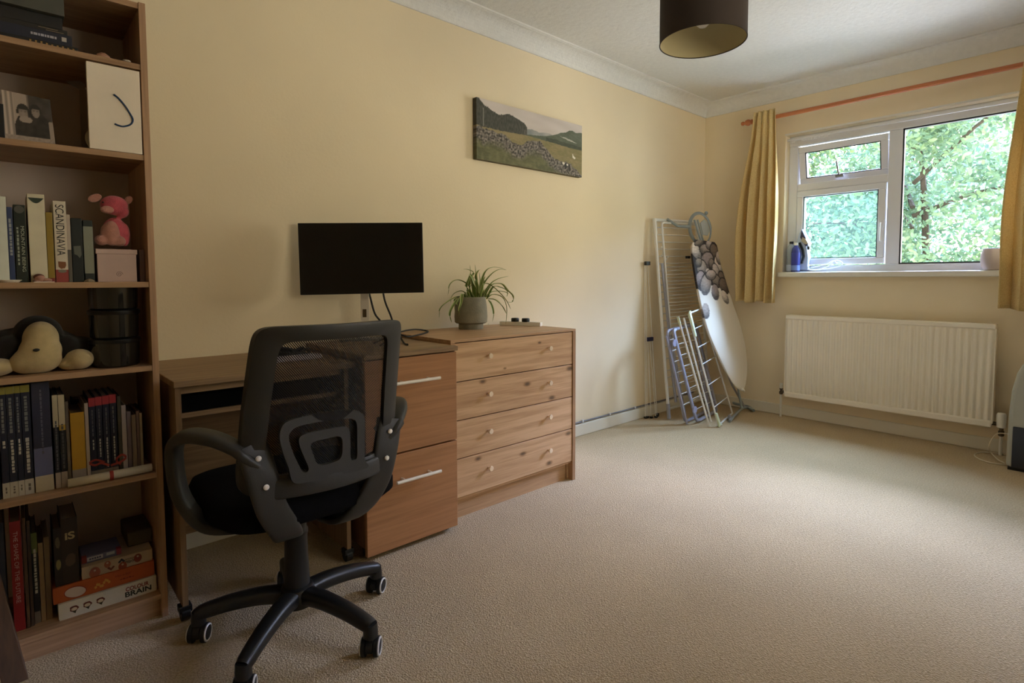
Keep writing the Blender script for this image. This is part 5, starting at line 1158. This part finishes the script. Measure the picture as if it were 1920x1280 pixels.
blob('paw', [(V(P4(0,675,1.97).x-.010, 1.985, z4+.024), (.042,.036,.024))], m_crm, dog, vox=.004)
e = MB(); nc = P4(68,656,1.941); e.ell(nc, (.0075,.005,.0042), 14, 8); e.build('nose', m_black, dog, smooth=True)
# three stacked dark tubs
xt = (PY(156,620,2.02).x+PY(267,620,2.02).x)/2; rt = .061; yt = 2.0
m_tub = mat('smoky_dark_plastic', (34,32,29), .06, var=.02, spec=.7); hz_ = [.083,.083,.077]
zc = z4
for k, lab in enumerate(('dark translucent round tub, bottom of three stacked at the right of the fourth shelf', 'dark translucent round tub, middle of the stack of three on the fourth shelf', 'dark round tub with black lid, topmost of three stacked on the fourth shelf')):
    hh = hz_[k]; tbk = thing('round_tub', (xt, yt, zc), lab, 'tub', 'stacked round tubs')
    b = MB(); b.lathe((xt, yt, zc), [(rt-.006,0),(rt-.002,.004),(rt,hh-.014),(rt-.004,hh-.012),(rt-.006,.006),(.001,.005)], 44, caps=False); b.build('tub', m_tub, tbk, smooth=True)
    b = MB(); b.lathe((xt, yt, zc), [(rt+.002,hh-.0138),(rt+.003,hh-.011),(rt+.003,hh-.003),(rt-.002,hh-.0003),(.001,hh-.0003)], 44, caps=False); b.build('lid', mat('black_lid', (18,18,17), .3), tbk, smooth=True); zc += hh

# row 5: files and books
z5 = SH[4]
B5 = 1.955
nv = (30,34,52); yg = (142,136,60); wt = (196,188,166)
for i, (a0, a1) in enumerate(((3,17),(17.5,33),(33.5,45),(45.5,63))):
    pm = 820; o, a, c, t = book(a0-3, a1-3, 726-i*1.6, z5, nv, ('navy exam book with short title, leftmost of four with lime tops', 'navy exam book with long title, second of four with lime tops', 'narrowest navy exam book, third of four with lime tops', 'navy exam book with longest title, against the wide slate book')[i], yf=B5, depth=.20, ymid=pm, bands=[(0,.14,wt),(.935,1.0,yg)], group='navy books with lime tops')
    H = t-z5; marks(o, a, c, t-H*.10, t-H*.42, (120,122,118), yf=B5, seed=10+i, w=.4); marks(o, a, c, t-H*.48, t-H*(.56,.78,.64,.80)[i], (196,192,180), yf=B5, seed=20+i, w=.42); marks(o, a, c, z5+H*.10, z5+H*.03, (110,100,88), yf=B5, seed=30+i, w=.3)
MB().box(X0, PY(0,820,B5).x-.004, B5, B5+.2, z5, z5+.20).build('book', col(34,40,42), None, label='grey-black book at the extreme left of the fifth shelf', cat='book')
o, a, c, t = book(62, 97, 716, z5, (48,50,70), 'wide slate book with lilac-blue middle and cream foot', yf=B5, depth=.20, ymid=815, bands=[(0,.145,(196,186,158)),(.145,.40,(104,108,142))]); marks(o, a, c, t-.02, z5+.10, (92,94,108), yf=B5, seed=41, w=.12)
o, a, c, t = book(101, 111, 741, z5, (22,26,40), 'dark book with white top label, left of a similar pair', yf=B5, depth=.16, ymid=820, bands=[(.66,1.0,(196,184,150)),(0,.17,(170,156,138))]); marks(o, a, c, t-.07, z5+.05, (90,92,96), yf=B5, seed=42, w=.4)
o, a, c, t = book(112, 124, 740, z5, (32,32,34), 'dark book with white and yellow top label, right of a similar pair', yf=B5, depth=.16, ymid=820, bands=[(.68,1.0,(196,184,150)),(.62,.68,(186,152,62)),(0,.17,(160,146,130))]); marks(o, a, c, t-.08, z5+.05, (84,84,80), yf=B5, seed=43, w=.4)
o, a, c, t = book(124.5, 131, 752, z5, (104,92,78), 'thin taupe book between the dark pair and the yellow file', yf=B5, depth=.16, ymid=820)
o, a, c, t = book(133, 160, 773, z5, (196,150,42), 'mustard yellow file with a grey-white foot', yf=B5, depth=.16, ymid=820, bands=[(0,.21,(150,138,124))])
o, a, c, t = book(136, 158, 748, z5, (20,20,26), 'black book with small blue label standing behind the yellow file', yf=2.125, depth=.075, ymid=765, bands=[(.80,.92,(70,80,120))])
o, a, c, t = book(160.5, 168, 755, z5, (186,170,154), 'narrow off-white book between the yellow file and the red-topped set', yf=B5, depth=.16, ymid=820)
for i, (a0, a1) in enumerate(((168.5,180.5),(181,193.5),(194,207),(207.5,220))):
    o, a, c, t = book(a0, a1, 746-i*2.2, z5, (24,28,48), ('shortest titled navy book, leftmost of the red-topped set of four', 'second navy book of the red-topped set of four', 'third navy book of the red-topped set of four, title reaching lowest', 'rightmost navy book of the red-topped set of four')[i], yf=B5, depth=.16, ymid=810, bands=[(0,.125,(150,140,124)),(.90,1.0,(168,52,58))], group='navy books with red tops')
    H = t-z5; marks(o, a, c, t-H*.14, t-H*.46, (110,108,108), yf=B5, seed=50+i, w=.22); marks(o, a, c, t-H*.50, t-H*(.62,.72,.86,.80)[i], (186,184,176), yf=B5, seed=60+i, w=.26)
o, a, c, t = book(221.5, 228.5, 742, z5, (74,68,50), 'slim dark olive book right of the red-topped set', yf=B5, depth=.15, ymid=805)
o, a, c, t = book(229, 238, 759, z5, (176,164,160), 'narrow pale grey book right of the slim olive one', yf=B5, depth=.15, ymid=810)
o, a, c, t = book(238.5, 247, 771, z5, (122,104,104), 'mauve grey booklet near the right end of the fifth shelf', yf=B5+.01, depth=.14, ymid=815)
o, a, c, t = book(247.5, 256, 777, z5, (140,122,100), 'buff booklet near the right end of the fifth shelf', yf=B5+.01, depth=.14, ymid=815)
o, a, c, t = book(256.5, 262, 770, z5, (118,98,92), 'thin brown booklet near the right end of the fifth shelf', yf=B5+.01, depth=.14, ymid=815)
o, a, c, t = book(262.5, 268, 774, z5, (156,138,112), 'last thin cream booklet at the right end of the fifth shelf', yf=B5+.01, depth=.14, ymid=815)
o, a, c, t = book(240, 262, 762, z5, (60,46,54), 'dark plum book behind the row of thin booklets', yf=2.115, depth=.07, ymid=775)
# rolled certificate with red ribbon
r0, r1 = V(PZ(127,912,z5).x, 1.938, z5+.0125), V(.300, 1.938, z5+.0125)
ce = thing('rolled_certificate', ((r0.x+r1.x)/2, 1.938, z5), 'rolled white paper tied with red ribbon in front of the books', 'scroll')
m_pap = mat('white_roll_paper', (212,202,176), .7, var=.03)
b = MB(); sp = []
for k in range(50):
    a_ = k*.30; rr_ = .0125-.0045*(k/50); sp.append((rr_*math.cos(a_), rr_*math.sin(a_)))
b.grid([[V(r0.x, r0.y+u_, r0.z+w_), V(r1.x, r1.y+u_, r1.z+w_)] for u_, w_ in sp]); b.build('paper', m_pap, ce, smooth=True, solid=.0004)
m_rib = mat('red_ribbon', (158,52,42), .5, var=.05)
xr_ = PY(208,880,1.938).x; b = MB(); b.lathe((xr_-.004, 1.938, z5+.0125), [(.0132,0),(.0136,.001),(.0136,.008),(.0132,.009)], 28, 'x'); b.build('ribbon_band', m_rib, ce, smooth=True)
for nm, pts in (('ribbon_tail', ((205,872),(190,868),(178,872),(168,868),(180,862),(196,866))), ('ribbon_bow', ((208,872),(220,868),(232,862),(236,856),(228,852),(218,862),(226,870)))):
    MB().sweep(curve_pts([PY(x, y, 1.928+.002*i) for i, (x, y) in enumerate(pts)], 5), .0032, .0007, side=(0,0,1), n=6).build(nm, m_rib, ce, smooth=True)

# row 6: big books and games
z6 = SH[5]
B6 = 1.975
book(-4, 12, 980, z6, (48,50,58), 'dark slate book with faint lettering, left of the tall red book', yf=B6, depth=.18, ymid=1080)
o, a, c, t = book(22, 44, 976, z6, (138,28,30), 'tall red book with white capitals down its spine on the bottom shelf', yf=B6, depth=.18, ymid=1080); spine_text(o, 'THE SHAPE OF THE FUTURE', a, c, t-.028, z6+.078, (196,160,150), .40, yf=B6)
o, a, c, t = book(46, 53, 970, z6, (84,62,44), 'tall thin brown book right of the tall red one', yf=B6, depth=.18, ymid=1080)
o, a, c, t = book(54, 61, 975, z6, (66,50,38), 'tall thin darker brown book beside the first thin brown one', yf=B6+.004, depth=.18, ymid=1080)
o, a, c, t = book(61.5, 73, 998, z6, (18,18,18), 'black book with a green top and white lettering on the bottom shelf', yf=B6+.012, depth=.16, ymid=1080, bands=[(.78,1.0,(86,98,46)),(0,.13,(110,96,80))]); marks(o, a, c, t-.045, z6+.085, (186,180,164), yf=B6+.012, seed=70, w=.5)
o, a, c, t = book(74, 84, 1017, z6, (138,112,76), 'tan book right of the green-topped black book', yf=B6+.012, depth=.16, ymid=1085)
o, a, c, t = book(84.5, 96, 1006, z6, (126,106,78), 'paler tan book against the stack of games', yf=B6+.014, depth=.16, ymid=1085)
# stacked games
G0 = 1.985
def gbox(nm, x0, x1, za, zb, yf, depth, colr, label, lidc=None):
    g = thing(nm, ((x0+x1)/2, yf+depth/2, za), label, 'board game')
    MB().box(x0+.001, x1-.001, yf+.001, yf+depth-.001, za, zb-.004).build('box_base', col(*(lidc or colr)), g, bevel=.0008)
    MB().box(x0, x1, yf, yf+depth, za+.004, zb).build('box_lid', col(*colr), g, bevel=.0012); return g
gx0, gx1 = PZ(108,1160,z6).x, .3035
h1 = PY(104,1101,G0).z; h1 = z6+.047
g = gbox('board_game', gx0+.002, gx1, z6, h1, 1.955, .20, (206,200,184), 'white boxed game with three small heads and black capitals, bottom of the game stack')
text('game_title', 'COLOUR', col(120,40,30), g, (gx1-.078, 1.9545, z6+.0265), (1,0,0), (0,0,1), .0115, width=.058, off=.0004, bold=.03)
text('game_title', 'BRAIN', col(26,30,20), g, (gx1-.080, 1.9545, z6+.0095), (1,0,0), (0,0,1), .0145, width=.066, off=.0004, bold=.03)
for k in range(3):
    hx = gx0+.036+.030*k; b = MB(); n_ = 22
    b.prism([(hx+.0098*math.cos(q)*(1+.12*math.cos(5*q)), 1.9548, z6+.0245+.0085*math.sin(q)*(1+.10*math.sin(3*q))) for q in [2*math.pi*j/n_ for j in range(n_)]], (0,-.0006,0)); b.build('printed_head', col(96,40,28), g)
    b = MB(); b.prism([(hx+.0068*math.cos(q), 1.9541, z6+.0235+.0048*math.sin(q)) for q in [2*math.pi*j/18 for j in range(18)]], (0,-.0006,0)); b.build('printed_face', col(206,188,158), g)
    b = MB(); b.prism([(hx-.005, 1.9541, z6+.0185),(hx+.005, 1.9541, z6+.0185),(hx+.0025, 1.9541, z6+.0105),(hx-.001, 1.9541, z6+.0135)], (0,-.0005,0)); b.build('printed_neck', col(54,48,26), g)
g2x0 = PY(97,1060,1.96).x; h2 = h1+.046
g = gbox('board_game', g2x0-.001, gx1-.003, h1+.0003, h2, 1.962, .20, (176,84,36), 'orange boxed game with a white oval, second from bottom of the game stack')
yo = 1.9615
b = MB(); b.prism([(g2x0+.048+.0255*math.cos(q), yo, h1+.021+.0165*math.sin(q)-.0030*math.cos(q)) for q in [2*math.pi*j/28 for j in range(28)]], (0,-.0006,0)); b.build('oval_rim', col(140,48,22), g)
b = MB(); b.prism([(g2x0+.048+.0235*math.cos(q), yo-.0007, h1+.021+.0145*math.sin(q)-.0030*math.cos(q)) for q in [2*math.pi*j/28 for j in range(28)]], (0,-.0006,0)); b.build('printed_oval', col(196,178,168), g)
text('game_title', 'Hot-a-but', col(120,40,20), g, (g2x0+.142, yo, h1+.027), (1,0,0), (0,0,1), .0075, width=.036, off=.0004)
b = MB(); r_ = random.Random(9)
for j in range(9): 
    qx, qz = g2x0+.094+.004*j, h1+.016+.006*math.sin(j*1.3)+.0012*j; b.prism([(qx+.0032*math.cos(q), yo, qz+.0042*math.sin(q)) for q in [2*math.pi*i/8 for i in range(8)]], (0,-.0005,0))
b.build('printed_lettering', col(206,150,70), g, kind=None)
b = MB(); x = g2x0+.152
for j in range(5): b.box(x, x+.0055, yo-.0006, yo, h1+.0155, h1+.0175+.0015*(j % 2)); x += .0072
b.build('printed_caption', col(128,44,22), g)
g3x0 = PY(151,1030,1.965).x; h3 = h2+.036
g = gbox('board_game', g3x0, gx1-.006, h2+.0003, h3, 1.966, .16, (186,166,142), 'cream boxed game printed with fish, third up in the game stack')
yf3 = 1.9655
for fx, fz, fr, cc in ((.030,.012,.016,(150,84,66)),(.060,.026,.010,(158,96,78)),(.096,.008,.013,(150,78,58)),(.134,.020,.0125,(128,60,52))):
    n_ = 24; b = MB(); b.prism([(g3x0+fx+fr*.8*math.cos(q), yf3, max(h2+.001, min(h3-.0005, h2+fz+fr*math.sin(q)))) for q in [2*math.pi*j/n_ for j in range(n_)]], (0,-.0005,0)); b.build('printed_fish', col(*cc), g)
    b = MB(); b.prism([(g3x0+fx+.0028*math.cos(q), yf3-.0006, min(h3-.003, h2+fz+fr*.42)+.0028*math.sin(q)) for q in [2*math.pi*j/12 for j in range(12)]], (0,-.0004,0)); b.build('printed_eye', col(196,180,160), g)
for fx, fz, cc, s_ in ((.068,.010,(96,40,34),1),(.094,.027,(40,46,66),-1)):
    b = MB(); b.prism([(g3x0+fx+dx*.001, yf3-.0003, h2+fz+s_*dz_*.001) for dx, dz_ in ((0,-5),(-9,4),(-7,7),(-3,6),(0,2),(3,6),(7,7),(9,4))], (0,-.0005,0)); b.build('printed_tail', col(*cc), g)
text('game_title', 'SOUNDS', col(60,56,54), g, (g3x0+.103, yf3, h2+.0225), (1,0,0), (0,0,1), .0048, width=.024, off=.0004, bold=.02)
text('game_title', 'FISHY', col(44,42,44), g, (g3x0+.103, yf3, h2+.0125), (1,0,0), (0,0,1), .0080, width=.024, off=.0004, bold=.03)
g4 = gbox('board_game', g3x0+.003, PY(226,1000,1.985).x, h3+.0003, h3+.020, 1.985, .10, (108,110,146), 'small blue and red boxed game on top of the fish game')
x4 = PY(226,1000,1.985).x; MB().box(g3x0+.0028, g3x0+.014, 1.9845, 2.0, h3+.003, h3+.0203).build('red_end', col(132,52,56), g4); MB().box(x4-.012, x4+.0003, 1.9845, 2.0, h3+.003, h3+.0203).build('red_end', col(132,52,70), g4)
MB().box(g3x0+.015, g3x0+.052, 1.984, 1.9846, h3+.006, h3+.017).build('title_panel', col(190,190,196), g4)
b = MB(); x = g3x0+.020
for j in range(5): b.box(x, x+.0042, 1.9835, 1.984, h3+.009, h3+.014); x += .0058
b.build('title_lettering', col(70,78,120), g4); MB().box(x4-.036, x4-.016, 1.984, 1.9846, h3+.009, h3+.017).build('title_panel', col(176,186,196), g4)
xa, xb_ = PY(237,970,2.02).x, PY(292,970,2.02).x
MB().box(xa, min(xb_, .307), 2.02, 2.16, h3+.0003, h3+.046).build('box', col(74,64,38), None, bevel=.004, label='olive brown box at the back of the game stack, top right', cat='box')
for (a0, a1, tp, yy_, lab, c_, bnds) in ((92,110,990,1.968,'dark book with cream emblems standing upright on the orange game','x',(30,24,18)), (111,133,970,1.968,'thick dark brown book with cream lettering standing on the orange game','y',(44,34,26))):
    o, a, c, t = book(a0+8 if a0 < 100 else a0+4, a1+6 if a0 < 100 else a1+14, tp, h2+.0003, bnds, lab, yf=yy_, depth=.14, ymid=1020)
    H = t-h2
    if c_ == 'y': text('spine_title', 'iS', col(176,160,120), o, (a+(c-a)*.22, yy_-.0004, h2+H*.68), (1,0,0), (0,0,1), .020, width=(c-a)*.6, bold=.03)
    for fz, cc in ((.75,(92,84,66)),(.38,(130,120,76))) if c_ == 'x' else ((.36,(84,70,56)),):
        b = MB(); n_ = 12; r_ = random.Random(int(fz*100)); b.prism([((a+c)/2+(c-a)*.36*math.cos(q)*r_.uniform(.7,1), yy_-.0003, h2+H*fz+H*.11*math.sin(q)*r_.uniform(.7,1)) for q in [2*math.pi*j/n_ for j in range(n_)]], (0,-.0006,0)); b.build('spine_emblem', col(*cc), o)
# board leaning in front of the bookcase at lower left
lb = [PY(x, y, 1.905) for x, y in ((0,1072),(31,1181),(47,1240),(57,1280),(33,1280),(0,1162))]
q0 = PZ(75,1350,.0); tq = PY(-40,930,1.90)
e0 = V(PY(57,1280,1.86).x, 1.86, PY(57,1280,1.86).z); e1 = V(PY(0,1072,1.905).x, 1.905, PY(0,1072,1.905).z); dd = (e1-e0).normalized()
bot = e0-dd*(e0.z-.002)/dd.z; top = bot+dd*.52; wd = V(-.052,-.004,-.012)
b = MB(); b.prism([bot, top, top+wd, bot+wd+V(.004,0,.012-.0)], (0,-.018,0)); b.build('wooden_board', wood('dark_wood_board', (62,42,26), (84,58,36), 'z', .6), None, bevel=.002, label='dark wooden board leaning against the bookcase in the lower left corner', cat='board')
